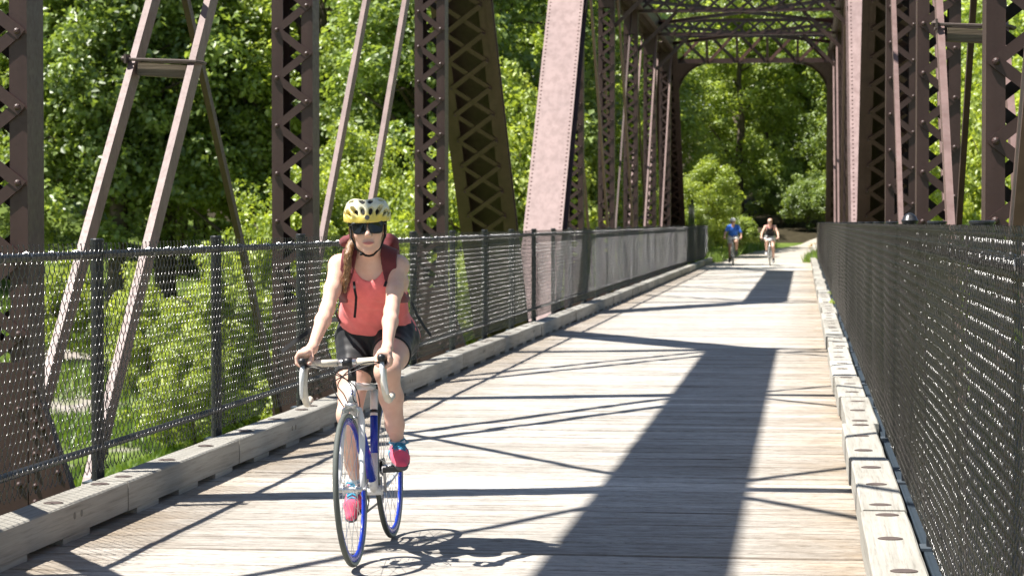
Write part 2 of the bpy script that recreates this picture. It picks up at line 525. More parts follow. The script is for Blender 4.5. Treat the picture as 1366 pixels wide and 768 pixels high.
# ------------------------------------------------------------------ chain link fences
BAY = 2.6
def wire_panel(h, L, bulge=1.0, pitch=.038, vp=.098, r=.0021, seed=0):
    """woven chain link: zigzag wires, each a thin tube"""
    nw = int(round(L / pitch)); ns = int(round(h / (vp / 2)))
    Vs = []; Fs = []
    jr = np.random.default_rng(seed)
    k = 5
    off = 0
    xs_ = [(-L / 2 + (i + .5) * L / nw, i) for i in range(nw)] + [(-L / 2 + q, i) for i, q in ((0, .008), (1, .022))]
    for x0, i in xs_:
        pts = []
        for j in range(ns + 1):
            sgn = 1 if (j + i) % 2 == 0 else -1
            pts.append((x0 + sgn * (pitch * .5 + .0015), 0.0, j * vp / 2))
            if j < ns:
                pts.append((x0, (.0036 if (j + i) % 2 == 0 else -.0036), (j + .5) * vp / 2))
        # twisted barb above the top rail
        last = pts[-1]
        pts.append((last[0] - (.010 if ((ns + i) % 2 == 0) else -.010), .004, last[2] + .016))
        P = np.array(pts) + jr.normal(0, .0007, (len(pts), 3))
        P[:, 1] += .016 * math.sin(math.pi * (x0 + L / 2) / L) * np.sin(np.pi * np.clip(P[:, 2] / h, 0, 1)) * bulge
        T = np.zeros_like(P); T[1:-1] = P[2:] - P[:-2]; T[0] = P[1] - P[0]; T[-1] = P[-1] - P[-2]
        T /= np.linalg.norm(T, axis=1)[:, None]
        A = np.tile(np.array([0., 1., 0.]), (len(P), 1)); A -= T * (A * T).sum(1)[:, None]; A /= np.linalg.norm(A, axis=1)[:, None]
        B = np.cross(T, A)
        th = np.arange(k) * 2 * np.pi / k
        ring = P[:, None, :] + r * (np.cos(th)[None, :, None] * A[:, None, :] + np.sin(th)[None, :, None] * B[:, None, :])
        Vs.append(ring.reshape(-1, 3))
        n = len(P)
        ii = np.arange(n - 1)[:, None] * k; kk = np.arange(k)[None, :]; k2 = (kk + 1) % k
        f = np.stack([ii + kk, ii + k2, ii + k + k2, ii + k + kk], -1).reshape(-1, 4) + off
        Fs.append(f); off += n * k
    return np_mesh('chain_link_mesh', np.vstack(Vs), np.vstack(Fs), M['wire'], True)

def build_fence(nm, side, xf, ztop, ystart, label):
    root = empty(nm, (xf, 0, 0), label=label, cat='fence', group='chain link fences along the bridge deck')
    zb = .19; hmesh = ztop - zb
    panels = [wire_panel(hmesh - .012, BAY, b_, seed=q_) for q_, b_ in enumerate((1.0, .3, -.6, 1.4))]
    post = MB()
    r = .034 if side < 0 else .038
    post.lathe([(r, 0), (r, ztop - zb + .055)], (0, 0, 0), (0, 0, 1), 14)
    if side < 0:
        post.lathe([(r + .003, ztop - zb + .045), (r + .003, ztop + .076 - zb), (r - .004, ztop + .082 - zb)], (0, 0, 0), (0, 0, 1), 14)
    else:
        post.lathe([(r, ztop - zb + .05), (r, ztop + .100 - zb), (r + .004, ztop + .102 - zb), (r + .004, ztop + .109 - zb), (r - .004, ztop + .112 - zb)], (0, 0, 0), (0, 0, 1), 14)
    pm = post.mesh('post', M['fence'], False)
    cap = MB().lathe([(.044, 0), (.045, .010), (.040, .013), (.034, .030), (.020, .043), (.005, .050)], (0, 0, ztop + .108 - zb), (0, 0, 1), 16).mesh('cap', M['fence'], True)
    base = MB().box((0, 0, .006), (.13, .15, .012)).mesh('base_plate', M['plate'])
    rail = MB().lathe([(.021, -BAY / 2 + .02), (.021, BAY / 2 - .02)], (0, 0, 0), (0, 1, 0), 10).mesh('rail', M['fence'], False)
    band = MB().lathe([(r + .003, -.011), (r + .003, .011)], (0, 0, 0), (0, 0, 1), 14).mesh('tension_band', M['fence'])
    tie = MB().tube([(0.026 * math.cos(a), 0, .026 * math.sin(a)) for a in np.linspace(0, 2 * math.pi, 9)[:-1]], .0028, 4, closed=True).mesh('tie_wire', M['alu'])
    y = ystart
    n = 0
    inner = -side
    while y < Y_END + .1:
        p = link('post', pm, root, (side * .040, y, zb - .06))
        link('base_plate', base, p, (0, 0, -.004))
        if side > 0 and n in (5,): link('cap', cap, p)
        if y < 45:
            for z_ in (.35, .62, .9):
                link('tension_band', band, p, (0, 0, z_ - .02))
        if y + BAY < Y_END + 1.5:
            yc = y + BAY / 2
            if yc > 2.0:
                link('mesh_panel', panels[(n * 3 + n // 3) % 4], root, (inner * .004, yc, zb + .012), (0, 0, R(90)))
            link('top_rail', rail, root, (side * .030, yc, ztop - .062))
            link('bottom_rail', rail, root, (side * .030, yc, .315))
            if yc < 30:
                for q in (-.8, -.4, 0, .4, .8):
                    link('tie_wire', tie, root, (side * .028, yc + q + .1, ztop - .062), (0, 0, .25))
        y += BAY; n += 1
build_fence('chain_link_fence', -1, XF_L, 1.395, 12.4 - BAY * 4, 'black chain link fence on the left behind the rider in the pink top')
build_fence('chain_link_fence', 1, XF_R, 1.455, 12.9 - BAY * 5, 'black chain link fence seen edge-on along the right kerb')

# ------------------------------------------------------------------ riveted steel trusses
ZB, ZT = -.9, 6.95
def lerp(a, b, t): return Vector(a) + (Vector(b) - Vector(a)) * t

bar_mesh_cache = {}
def lacing_mesh(w, rise, bw, sgn, both_rivets=True):
    key = (round(w, 3), round(rise, 3), bw, sgn)
    if key not in bar_mesh_cache:
        m = MB()
        a = Vector((-w / 2 * sgn, 0, -rise / 2)); b = Vector((w / 2 * sgn, 0, rise / 2))
        d = (b - a).normalized()
        m.bar(a - d * .03, b + d * .03, bw, .010, (0, 0, 1) if abs(d.z) < .9 else (1, 0, 0))
        m.dome(b + Vector((0, -.005, 0)), (0, -1, 0), .021, 0, 8, .8)
        bar_mesh_cache[key] = m.mesh('lacing_bar', M['steel'])
    return bar_mesh_cache[key]

def vertical_post(root, x, yc, near, zlo=-.75, zhi=6.75):
    W, D, t, fl = .35, .28, .012, .085
    m = MB()
    for s_ in (-1, 1):
        m.box((s_ * (W / 2 - t / 2), 0, (zlo + zhi) / 2), (t, D, zhi - zlo))
        for q in (-1, 1):
            m.box((s_ * (W / 2 - t - fl / 2), q * (D / 2 - t / 2), (zlo + zhi) / 2), (fl, t, zhi - zlo))
        for q in (-1, 1):   # batten plates at the ends
            pass
    for z_ in (zlo + .35, zhi - .3):
        for q in (-1, 1):
            m.box((0, q * (D / 2 + .006), z_), (W - .01, .010, .6))
    o = m.build('vertical_post', M['steel'], root, loc=(x, yc, 0))
    rise = .2; w = W - fl - t
    joined = MB(); nb = 0
    z_ = zlo + .66; k = 0
    riv = MB()
    while z_ + rise < zhi - .6:
        sgn = 1 if k % 2 == 0 else -1
        if near and z_ < 5.2:
            link('lacing_bar', lacing_mesh(w, rise, .062, sgn), o, (0, -D / 2 - .0065 - .0055 * (k % 2), z_ + rise / 2))
        else:
            joined.bar((-w / 2 * sgn, -D / 2 - .0065, z_), (w / 2 * sgn, -D / 2 - .0065, z_ + rise), .062, .010, (0, 0, 1))
            riv.dome((w / 2 * sgn, -D / 2 - .012, z_ + rise), (0, -1, 0), .021, 0, 6)
        joined.bar((w / 2 * sgn, D / 2 + .0065, z_), (-w / 2 * sgn, D / 2 + .0065, z_ + rise), .062, .010, (0, 0, 1))
        z_ += rise; k += 1
    jo = joined.build('lacing', M['steel'], o, kind='stuff')
    if riv.v: riv.build('rivets', M['steel'], jo, kind='stuff')
    return o

def gusset(root, x, yc, side):
    """floor beam end knee plate at the post foot, widening towards the deck"""
    inn = -side
    x0 = x + inn * .178
    m = MB()
    out = [(x0, yc - .155, .78), (x0, yc - .155, -1.0), (x0 + inn * .52, yc - .155, -1.0), (x0 + inn * .52, yc - .155, -.32), (x0 + inn * .36, yc - .155, -.28), (x0 + inn * .07, yc - .155, .55)]
    m.prism(out, (0, .014, 0))
    m.bar((x0 + inn * .365, yc - .15, -.28), (x0 + inn * .075, yc - .15, .55), .014, .09, (1, 0, 0))
    o = m.build('gusset_plate', M['steel'], root)
    r = MB()
    for k in range(14):
        r.dome((x0 + inn * .035, yc - .156, .7 - k * .085), (0, -1, 0), .016, 0, 7)
        r.dome((x - inn * .13, yc - .156, .7 - k * .085), (0, -1, 0), .016, 0, 7)
    for k in range(8):
        p = lerp((x0 + inn * .32, yc - .156, -.28), (x0 + inn * .035, yc - .156, .52), k / 7)
        r.dome(p, (0, -1, 0), .016, 0, 7)
    r.box((x, yc - .1515, .12), (.345, .008, 1.28))
    r.build('rivets', M['steel'], o, kind='stuff')

def box_member(root, name, a, b, x, W, D, up, lat_near, near=True):
    """built-up box member from a to b (y,z): two side webs, cover plate on the `up` side, double lattice on the other"""
    A = Vector((x, a[0], a[1])); B = Vector((x, b[0], b[1]))
    d = (B - A).normalized(); u = Vector(up); u = (u - d * u.dot(d)).normalized()
    X = Vector((1, 0, 0)); t = .014
    L = (B - A).length
    m = MB()
    for s_ in (-1, 1):
        off = X * s_ * (W / 2 - .05)
        m.bar(A + off, B + off, t, D, X)
        m.bar(A + off - u * (D / 2 - t / 2) + X * s_ * .0, B + off - u * (D / 2 - t / 2), .17, t, X)
        m.bar(A + off * 1.0 + u * (D / 2 - t / 2), B + off + u * (D / 2 - t / 2), .10, t, X)
    m.bar(A + u * (D / 2 - .022), B + u * (D / 2 - .022), W - .13, .008, X)  # added lining sheet; its dark tone keeps the box inside looking shaded
    o = m.build(name, M['steel'], root)
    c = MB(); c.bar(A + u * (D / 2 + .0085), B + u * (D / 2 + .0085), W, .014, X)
    cp = c.build('cover_plate', M['litsteel'], o)
    riv = MB()
    n = int(L / .095)
    for k in range(n):
        p = A + d * (k + .5) * L / n
        for s_ in (-1, 1):
            riv.dome(p + X * s_ * (W / 2 - .045) + u * (D / 2 + .0145), u, .019, 0, 7)
            if near: riv.dome(p + X * s_ * (W / 2 - .0425), X * s_, .013, 0, 5)
    riv.build('rivets', M['midsteel'], cp, kind='stuff')
    # double lattice
    w = W - .20; rise = .44
    n = int(L / rise)
    joined = MB()
    for k in range(n):
        s0 = A + d * (k * L / n) - u * (D / 2 + .006); s1 = A + d * ((k + 1) * L / n) - u * (D / 2 + .006)
        for sgn in (-1, 1):
            p = s0 - X * sgn * w / 2 - u * (.012 if sgn > 0 else 0); q = s1 + X * sgn * w / 2 - u * (.012 if sgn > 0 else 0)
            if lat_near:
                bb = MB().bar(p, q, .068, .010, d)
                bb.dome(q - u * .005, -u, .017, 0, 6); bb.dome(p - u * .005, -u, .017, 0, 6)
                bb.build('lattice_bar', M['steel'], o)
            else:
                joined.bar(p, q, .068, .010, d)
    if joined.v: joined.build('lattice', M['steel'], o, kind='stuff')
    return o

def eyebar(root, x, a, b, wid=.15, th=.045, nm='eyebar'):
    A = Vector((x, a[0], a[1])); B = Vector((x, b[0], b[1]))
    m = MB(); m.bar(A, B, th, wid, (1, 0, 0))
    for p in (A, B): m.lathe([(.13, -th / 2 - .002), (.13, th / 2 + .002)], p, (1, 0, 0), 14)
    return m.build(nm, M['midsteel'] if nm == 'eyebar' else M['steel'], root)

def rod(root, a, b, r=.022, nm='tie_rod'):
    return MB().tube([a, b], r, 8).build(nm, M['steel'], root)

def lattice_strut(root, yc, z0, z1, x0, x1, cell, name, thick=.16):
    """transverse lattice strut: angle flanges top and bottom, X web"""
    m = MB()
    for z_ in (z0, z1):
        s_ = 1 if z_ == z0 else -1
        m.box(((x0 + x1) / 2, yc, z_), (x1 - x0, thick, .012))
        for q in (-1, 1):
            m.box(((x0 + x1) / 2, yc + q * .012, z_ + s_ * .046), (x1 - x0, .012, .08))
    o = m.build(name, M['steel'], root)
    n = max(2, int(round((x1 - x0) / cell)))
    w = MB()
    for k in range(n):
        a = x0 + (x1 - x0) * k / n; b = x0 + (x1 - x0) * (k + 1) / n
        w.bar((a, yc - .024, z0 + .04), (b, yc - .024, z1 - .04), .07, .009, (0, 0, 1))
        w.bar((b, yc + .024, z0 + .04), (a, yc + .024, z1 - .04), .055, .009, (0, 0, 1))
    w.build('lattice', M['steel'], o, kind='stuff')
    return o

def portal(root, yt, yb, direction):
    """portal frame between the end posts at their tops, with arched knee brackets. direction=+1: posts descend towards +Y"""
    z0, z1 = 6.42, 7.28
    x0, x1 = XT_L + .36, XT_R - .36
    sl = (yb - yt) / (ZT - ZB)
    def yz(z_): return yt + (ZT - z_) * sl
    yo = -direction * .16
    m = MB()
    for z_, hh in ((z0, .16), (z1, .12)):
        m.box(((x0 + x1) / 2, yz(z_) + yo, z_), (x1 - x0, .16, .014))
        m.box(((x0 + x1) / 2, yz(z_) + yo, z_ + .07 * (1 if z_ == z0 else -1)), (x1 - x0, .02, .14))
    n = 5
    for k in range(1, n):
        x = x0 + (x1 - x0) * k / n
        m.bar((x, yz(z0) + yo, z0), (x, yz(z1) + yo, z1), .08, .03, (1, 0, 0))
        m.prism([(x - .26, yz(z0) + yo - .015, z0 + .01), (x + .26, yz(z0) + yo - .015, z0 + .01), (x + .16, yz(z0) + yo - .015, z0 + .16), (x - .16, yz(z0) + yo - .015, z0 + .16)], (0, .012, 0))
    o = m.build('portal_strut', M['steel'], root)
    for k in range(n):
        a = x0 + (x1 - x0) * k / n; b = x0 + (x1 - x0) * (k + 1) / n
        MB().bar((a + .08, yz(z0) + yo - .03, z0 + .08), (b - .08, yz(z1) + yo - .03, z1 - .05), .11, .014, (0, 0, 1)).build('brace_bar', M['steel'], o)
        MB().bar((b - .08, yz(z0) + yo + .03, z0 + .08), (a + .08, yz(z1) + yo + .03, z1 - .05), .11, .014, (0, 0, 1)).build('brace_bar', M['steel'], o)
    for s_, xx in ((1, x0 - .04), (-1, x1 + .04)):
        m = MB()
        arc = [(xx + s_ * (1.04 - 1.04 * math.cos(a)), z0 - 1.12 + 1.10 * math.sin(a)) for a in np.linspace(0, math.pi / 2, 12)]
        out = [(xx, z0 + .0)] + arc
        m.prism([(p[0], yz(p[1]) + yo - .008, p[1]) for p in out], (0, .016, 0))
        for i in range(len(arc) - 1):
            p, q = arc[i], arc[i + 1]
            m.bar((p[0], yz(p[1]) + yo, p[1]), (q[0], yz(q[1]) + yo, q[1]), .13, .014, (0, 1, 0))
        m.build('knee_bracket', M['steel'], root)

def spacer(root, x, y, z):
    """old timber block clamped between the two eyebars with a U bolt"""
    m = MB().box((x, y, z), (.33, .10, .085), Matrix.Rotation(R(4), 3, 'Y'))
    o = m.build('spacer_block', M['spacer'], root)
    b = MB()
    b.tube([(x - .27, y - .07, z + .075), (x + .24, y - .07, z + .055), (x + .27, y - .02, z + .05), (x + .27, y + .06, z + .05), (x + .24, y + .09, z + .055), (x - .25, y + .09, z + .075)], .011, 6)
    b.box((x - .235, y, z + .076), (.014, .22, .06))
    b.lathe([(.02, 0), (.02, .02)], (x - .262, y - .07, z + .075), (1, 0, 0), 6)
    b.build('u_bolt', M['bolt'], o)

def truss_span(Y, near, label):
    """Y: seven panel points, end posts on first and last panel"""
    root = empty('truss_span', (0, Y[0], 0), label=label, cat='bridge truss', group='steel truss spans of the bridge')
    root.location = (0, 0, 0)
    mid = 3
    for side, x in ((-1, XT_L), (1, XT_R)):
        box_member(root, 'end_post', (Y[0], ZB), (Y[1], ZT), x, .64, .36, (0, -1, .9), False, True)
        box_member(root, 'end_post', (Y[6], ZB), (Y[5], ZT), x, .70, .36, (0, 1, .9), near, True)
        box_member(root, 'top_chord', (Y[1] - .1, ZT), (Y[5] + .1, ZT), x, .60, .42, (0, 0, 1), False, False)
        for k in range(1, 6):
            seen = near and Y[k] > 10
            vertical_post(root, x, Y[k], seen)
            if Y[k] > 5: gusset(root, x, Y[k], side)
        for k in range(1, 5):
            lo_near = k >= mid       # towards the far half the main bars climb away from us
            for s_ in (-.205, .205):
                a, b = ((Y[k], ZB), (Y[k + 1], ZT)) if lo_near else ((Y[k], ZT), (Y[k + 1], ZB))
                eyebar(root, x + s_, a, b)
            if k in (2, 3):
                a, b = ((Y[k], ZT), (Y[k + 1], ZB)) if lo_near else ((Y[k], ZB), (Y[k + 1], ZT))
                eyebar(root, x + .03, a, b, .075, .04, 'counter_bar')
        for k in range(6):
            for s_ in (-.26, .26):
                eyebar(root, x + s_, (Y[k], ZB), (Y[k + 1], ZB), .14, .03, 'bottom_chord_bar')
    for k in range(7):
        m = MB(); m.box(((XT_L + XT_R) / 2, Y[k], -.68), (XT_R - XT_L - .2, .02, .56))
        for z_ in (-.4, -.96): m.box(((XT_L + XT_R) / 2, Y[k], z_), (XT_R - XT_L - .2, .22, .02))
        m.build('floor_beam', M['steel'], root)
    for k in range(2, 5):
        lattice_strut(root, Y[k], 6.68, 7.12, XT_L + .2, XT_R - .2, .42, 'sway_strut')
        for s_, x in ((1, XT_L + .17), (-1, XT_R - .17)):
            MB().bar((x, Y[k], 5.75), (x + s_ * .95, Y[k], 6.68), .09, .02, (0, 0, 1)).build('knee_brace', M['steel'], root)
    portal(root, Y[1], Y[0], -1)
    portal(root, Y[5], Y[6], 1)
    for k in range(1, 5):
        for a, b in ((XT_L + .2, XT_R - .2), (XT_R - .2, XT_L + .2)):
            m = MB(); m.bar((a, Y[k] + .2, 6.99), (b, Y[k + 1] - .2, 6.99), .012, .09, (1, 0, 0))
            m.bar((a, Y[k] + .2, 7.035), (b, Y[k + 1] - .2, 7.035), .09, .012, (1, 0, 0))
            m.build('lateral_brace', M['steel'], root)
    return root
PANEL = 7.5
Y1 = [12.55 + PANEL * (k - 3) for k in range(7)]
Y2 = [37.6 + 7.42 * k for k in range(7)]
span1 = truss_span(Y1, True, 'near steel truss span whose laced posts frame the rider in the pink top')
span2 = truss_span(Y2, False, 'far steel truss span with pink sunlit end posts and an arched portal')
t_ = .5
spacer(span1, XT_L, 12.55 + 7.5 * .435, ZB + 7.85 * .435)
spacer(span1, XT_R, 12.55 + 7.5 * .46, ZB + 7.85 * .46)
# ------------------------------------------------------------------ trees and shrubs
def leaf_cloud(cent, crad, per, size, seed, droop=.25):
    """leaf sized folded quads round clump centres -> V, F, tint"""
    r = np.random.default_rng(seed)
    C = np.repeat(cent, per, axis=0); CR = np.repeat(crad, per)
    n = len(C)
    d = r.normal(size=(n, 3)); d /= np.linalg.norm(d, axis=1)[:, None]
    rad = CR * r.uniform(.35, 1.0, n) ** .6
    P = C + d * rad[:, None] * np.array([1, 1, .72])
    N = d * .8 + np.array([0, 0, .55]) + r.normal(size=(n, 3)) * .55
    N /= np.linalg.norm(N, axis=1)[:, None]
    T = np.cross(N, r.normal(size=(n, 3))); T /= np.linalg.norm(T, axis=1)[:, None]
    B = np.cross(N, T)
    s = size * (r.uniform(.45, 1.0, n) ** 1.2 * 1.5)[:, None]
    a = P - T * s * .5; b = P + B * s * .36 + N * s * .10; c = P + T * s * .55 - N * s * droop; e = P - B * s * .36 + N * s * .10
    V = np.stack([a, b, c, e], 1).reshape(-1, 3)
    F = np.arange(4 * n).reshape(n, 4)
    ct = r.uniform(.15, .85, len(cent))
    tint = np.clip(np.repeat(ct, per) + r.normal(0, .16, n), 0, 1)
    return V, F, tint

def leaf_mesh(name, V, F, tint, mat):
    F3 = np.concatenate([F[:, [0, 1, 2]], F[:, [0, 2, 3]]])
    t3 = np.concatenate([tint, tint])
    me = np_mesh(name, V, F3, mat, False)
    at = me.attributes.new('tint', 'FLOAT', 'FACE')
    at.data.foreach_set('value', t3.astype(np.float32))
    return me

def tree_variant(seed, H, Rc, base, mat, nclump, per, leaf, lobes=6):
    """returns (trunk mesh, crown mesh). H height, Rc crown radius, base crown start height"""
    r = np.random.default_rng(seed)
    cz = (H + base) / 2; hz = (H - base) / 2
    # lobed envelope
    lob = r.normal(size=(lobes, 3)); lob /= np.linalg.norm(lob, axis=1)[:, None]
    cent = []
    while len(cent) < nclump:
        d = r.normal(size=3); d /= np.linalg.norm(d)
        k = .72 + .42 * np.max(np.clip(lob @ d, 0, 1) ** 5) + r.normal(0, .05)
        q = (r.uniform(.18, 1) ** .45) * k * (r.uniform(1.05, 1.3) if r.random() < .1 else 1)
        p = np.array([d[0] * Rc * q, d[1] * Rc * q, cz + d[2] * hz * q])
        # taper towards the top
        t = np.clip((p[2] - base) / (H - base), 0, 1)
        w = 1.0 - .45 * t ** 2
        p[0] *= w; p[1] *= w
        if p[2] > .25: cent.append(p)
    cent = np.array(cent)
    crad = Rc * r.uniform(.13, .23, nclump)
    V, F, tint = leaf_cloud(cent, crad, per, leaf, seed + 5)
    crown = leaf_mesh('crown', V, F, tint, mat)
    m = MB()
    rr = random.Random(seed)
    pts = [Vector((0, 0, -.6))]; n = 8
    for i in range(1, n + 1):
        pts.append(Vector((rr.uniform(-.12, .12) * i * .3, rr.uniform(-.12, .12) * i * .3, H * .86 * i / n)))
    r0 = .022 * H
    m.tube(pts, [r0 * (1.25 if i == 0 else 1) * (1 - .85 * i / n) for i in range(n + 1)], 8)
    for k in range(11):
        t = rr.uniform(.2, .8); i = int(t * n); p0 = pts[i].lerp(pts[min(i + 1, n)], t * n - i)
        tgt = cent[rr.randrange(len(cent))]
        p1 = Vector(tgt) * .9; p1.z = max(p1.z, p0.z + .3)
        mid = p0.lerp(p1, .5) + Vector((0, 0, .3))
        rb = r0 * (1 - .85 * t) * .55
        m.tube([p0, mid, p1], [rb, rb * .6, rb * .2], 6)
    return m.mesh('trunk', M['bark'], True), crown

VAR = {
    'A0': tree_variant(11, 15, 4.3, 1.2, M['leafA'], 210, 120, .19),
    'A1': tree_variant(12, 17, 4.8, 1.8, M['leafA'], 230, 120, .20),
    'B0': tree_variant(13, 13, 3.9, 1.0, M['leafB'], 200, 120, .17),
    'B1': tree_variant(14, 15, 4.2, 1.2, M['leafB'], 210, 120, .18),
    'C0': tree_variant(15, 6.6, 3.0, .25, M['leafC'], 190, 130, .125),
    'C1': tree_variant(16, 5.4, 2.6, .2, M['leafC'], 170, 130, .12),
    'D0': tree_variant(21, 19, 5.2, 5.0, M['leafA'], 260, 120, .21),
    'U0': tree_variant(31, 5.5, 3.2, .3, M['leafA'], 170, 110, .16),
    'S0': tree_variant(17, 2.6, 1.5, .1, M['leafB'], 100, 90, .11),
}
def tree(kind, x, y, s=1.0, label=None, cat='tree', group=None, rz=0, name='leafy_tree', sz=1.0):
    z = gz(x, y)
    o = empty(name, (x, y, z), (0, 0, rz), label=label, cat=cat, group=group)
    o.scale = (s, s, s * sz)
    tm, cm = VAR[kind]
    link('trunk' if cat == 'tree' else 'stem', tm, o); link('crown' if cat == 'tree' else 'foliage', cm, o)
    return o
rv = random.Random(8)
def px_x(px, y):  # ground X under a photo column at depth y
    return (px - 1072) / 3225 * y * .993 * (1 / .993)
# yellow green shrubs on the bank left of the bridge (column in the photo, depth, size)
yl = 'yellow green shrubs on the left bank'
for i, (px, y, k, s) in enumerate([(300, 60, 'C1', .8), (385, 64, 'C0', .82), (470, 66, 'C0', .92), (560, 68, 'C1', 1.1), (630, 62, 'C0', 1.0), (685, 72, 'C0', 1.1), (745, 78, 'C0', 1.0),
                                   (180, 66, 'C1', .62), (60, 70, 'C1', .55), (245, 56, 'C1', .55), (440, 57, 'C1', .7), (805, 88, 'C0', .9)]):
    lab = ['low yellow green shrub just left of the second laced post', 'yellow green shrub behind the second laced post of the left truss',
           'yellow green shrub right behind the helmet of the rider in front', 'yellow green shrub behind the third laced post',
           'yellow green shrub behind the dark leaning end post', 'tall yellow green shrub between dark and pink end posts',
           'yellow green shrub right of the pink end post', 'small yellow green bush behind the crossing steel bars',
           'small yellow green bush at the far left behind the fence', 'low green bush behind the fence mesh near the counter bar',
           'low bush behind the fence left of the rider in front', 'yellow green shrub behind the thin posts of the far span'][i]
    tree(k, px_x(px, y), y, s, lab, 'shrub', yl, rv.uniform(0, 6.28), 'leafy_shrub', 1.22 if k == 'C0' else 1.1)
# wood on the left hillside
wl_ = 'dense leafy trees on the left hillside'
lst = []
for row, (y, n, x0, x1) in enumerate([(77, 8, -100, 660), (88, 8, -60, 730), (100, 8, -120, 770)]):
    for k in range(n):
        px = x0 + (x1 - x0) * (k + .5 * (row % 2)) / (n - 1) + rv.uniform(-25, 25)
        yy = y + rv.uniform(-3, 3)
        kind = rv.choice(['A0', 'A1', 'B0', 'A1', 'B1', 'A0'])
        lst.append((kind, px, yy, rv.uniform(.85, 1.15), row))
ORD = ['first', 'second', 'third', 'fourth', 'fifth', 'sixth', 'seventh', 'eighth']
for kind, px, yy, s, row in lst:
    if row == 0:
        ordn = sorted(q[1] for q in lst if q[4] == 0).index(px)
        where = ['at the far left edge behind the near post', 'behind the upper ends of the paired bars', 'left of the second laced post', 'behind the second laced post', 'above the helmet of the front rider',
                 'behind the third laced post', 'between the dark and pink end posts', 'behind the thin posts of the far span'][ordn]
        lab = ('dark green' if kind[0] == 'A' else 'lighter green') + ' hillside tree ' + where
    else:
        lab = ORD[sorted(q[1] for q in lst if q[4] == row).index(px)] + ' tree from the left in the ' + ['', 'middle', 'back'][row] + ' row of the hillside wood'
    tree(kind, px_x(px, yy), yy, s, lab, 'tree', wl_, rv.uniform(0, 6.28))
# trees beyond the far end of the bridge
fl = 'trees round the path beyond the bridge'
for i, (kind, x, y, s) in enumerate([('B0', -8.3, 98, .72), ('B1', -6.8, 107, .8), ('A1', -10.5, 112, 1.0), ('D0', 2.6, 121, .9), ('B0', -3.2, 121, 1.0), ('D0', 5.4, 109, .85), ('B1', -1.8, 134, 1.15), ('D0', 6.5, 120, 1.0), ('B1', -7.5, 130, 1.15),
                                     ('A0', 8.0, 101, .8), ('D0', 10.5, 113, 1.0), ('A0', 11.5, 104, .9), ('D0', 1.8, 132, 1.0), ('A1', -13, 122, 1.1), ('D0', 6.5, 134, 1.1)]):
    lab = ['light tree left of the far end of the bridge', 'light tree behind the bush beyond the far left fence end', 'dark tree further left beyond the far portal',
           'dark tree in the middle of the far portal', 'light green tree above the two distant cyclists', 'dark tree at the right inside the far portal',
           'leafy tree deep in the wood straight down the path'][min(i, 6)]
    if i > 6: lab = ['dark tree deep in the wood right of the path', 'tall light tree deep in the wood left of the path', 'dark tree just behind the right fence end', 'tall dark tree far right beyond the portal',
                     'dark tree furthest right behind the far right fence', 'tallest light tree at the very end of the path', 'dark tree hidden left behind the far portal posts', 'tall dark tree at the back right of the far wood'][i - 7]
    tree(kind, x, y, s, lab, 'tree', fl, rv.uniform(0, 6.28))
for i, (kind, x, y, s) in enumerate([('A1', 2.2, 148, 1.2), ('A1', 9.5, 146, 1.2), ('A1', -3.5, 148, 1.2), ('A0', 6.2, 142, 1.1), ('A1', 14, 126, 1.1)]):
    tree(kind, x, y, s, ['dark tree closing the view behind the distant woman', 'dark tree closing the view right of the path', 'dark tree closing the view left of the path', 'shaded tree deep behind the right portal post', 'tree at the far right edge of the far wood'][i], 'tree', fl, rv.uniform(0, 6.28))
# bright trees right of the bridge
rl = 'bright trees beyond the right truss'
for i, (kind, px, y, s) in enumerate([('C1', 1232, 88, 1.0), ('C0', 1290, 78, 1.0), ('C0', 1335, 66, 1.0), ('B0', 1275, 96, .9), ('B0', 1345, 84, .95), ('B1', 1420, 80, .95), ('B1', 1320, 104, 1.05), ('C0', 1425, 60, 1.1), ('B1', 1245, 112, .95)]):
    lab = ['yellow green shrub behind the pink right end post', 'yellow green shrub seen between the two nearest right posts', 'yellow green shrub behind the nearest right laced post',
           'bright tree behind the second laced post on the right', 'bright tree behind the nearest right laced post', 'bright tree at the right edge of the picture',
           'bright tree further back between the right posts', 'yellow green shrub at the right edge behind the fence', 'bright tree behind the dark right end post'][i]
    sh = kind[0] == 'C'
    tree(kind, px_x(px, y), y, s, lab, 'shrub' if sh else 'tree', rl, rv.uniform(0, 6.28), 'leafy_shrub' if sh else 'leafy_tree', 1.35 if sh else 1.0)
# bushes at the far end of the deck
for (x, y, s, k, lab) in [(-4.9, 94.5, .62, 'C1', 'yellow green bush beside the blue shirted distant cyclist'), (-3.9, 97.5, .62, 'C0', 'taller yellow green bush beyond the left fence end'),
                       (-5.4, 91.5, .5, 'S0', 'small dark bush at the left end of the far kerb'), (2.6, 95.0, .55, 'S0', 'low green bush beyond the right fence end'), (-2.9, 101, .75, 'S0', 'low green bush between the two distant cyclists'),
                       (.2, 117.5, .5, 'U0', 'low shaded bush on the bank just above the distant woman'), (1.5, 116.8, .55, 'U0', 'low shaded bush on the bank left of the right portal post'), (2.6, 119, .6, 'U0', 'low shaded bush on the bank behind the right fence end'), (-1.1, 120, .6, 'U0', 'low shaded bush on the bank between the distant cyclists'), (.9, 131, 1.0, 'U0', 'dark undergrowth deep behind the distant woman'), (2.7, 126, 1.0, 'U0', 'dark undergrowth by the right portal post'), (3.4, 138, 1.2, 'U0', 'dark undergrowth furthest back on the right'), (-1.2, 139, 1.2, 'U0', 'dark undergrowth at the end of the path'), (-3.6, 127, .9, 'U0', 'dark undergrowth left of the far path'), (-4.4, 110, 1.5, 'S0', 'shady bush behind the distant man')]:
    tree(k, x, y, s, lab, 'bush', 'bushes at the far end of the bridge', rv.uniform(0, 6.28), 'leafy_bush')

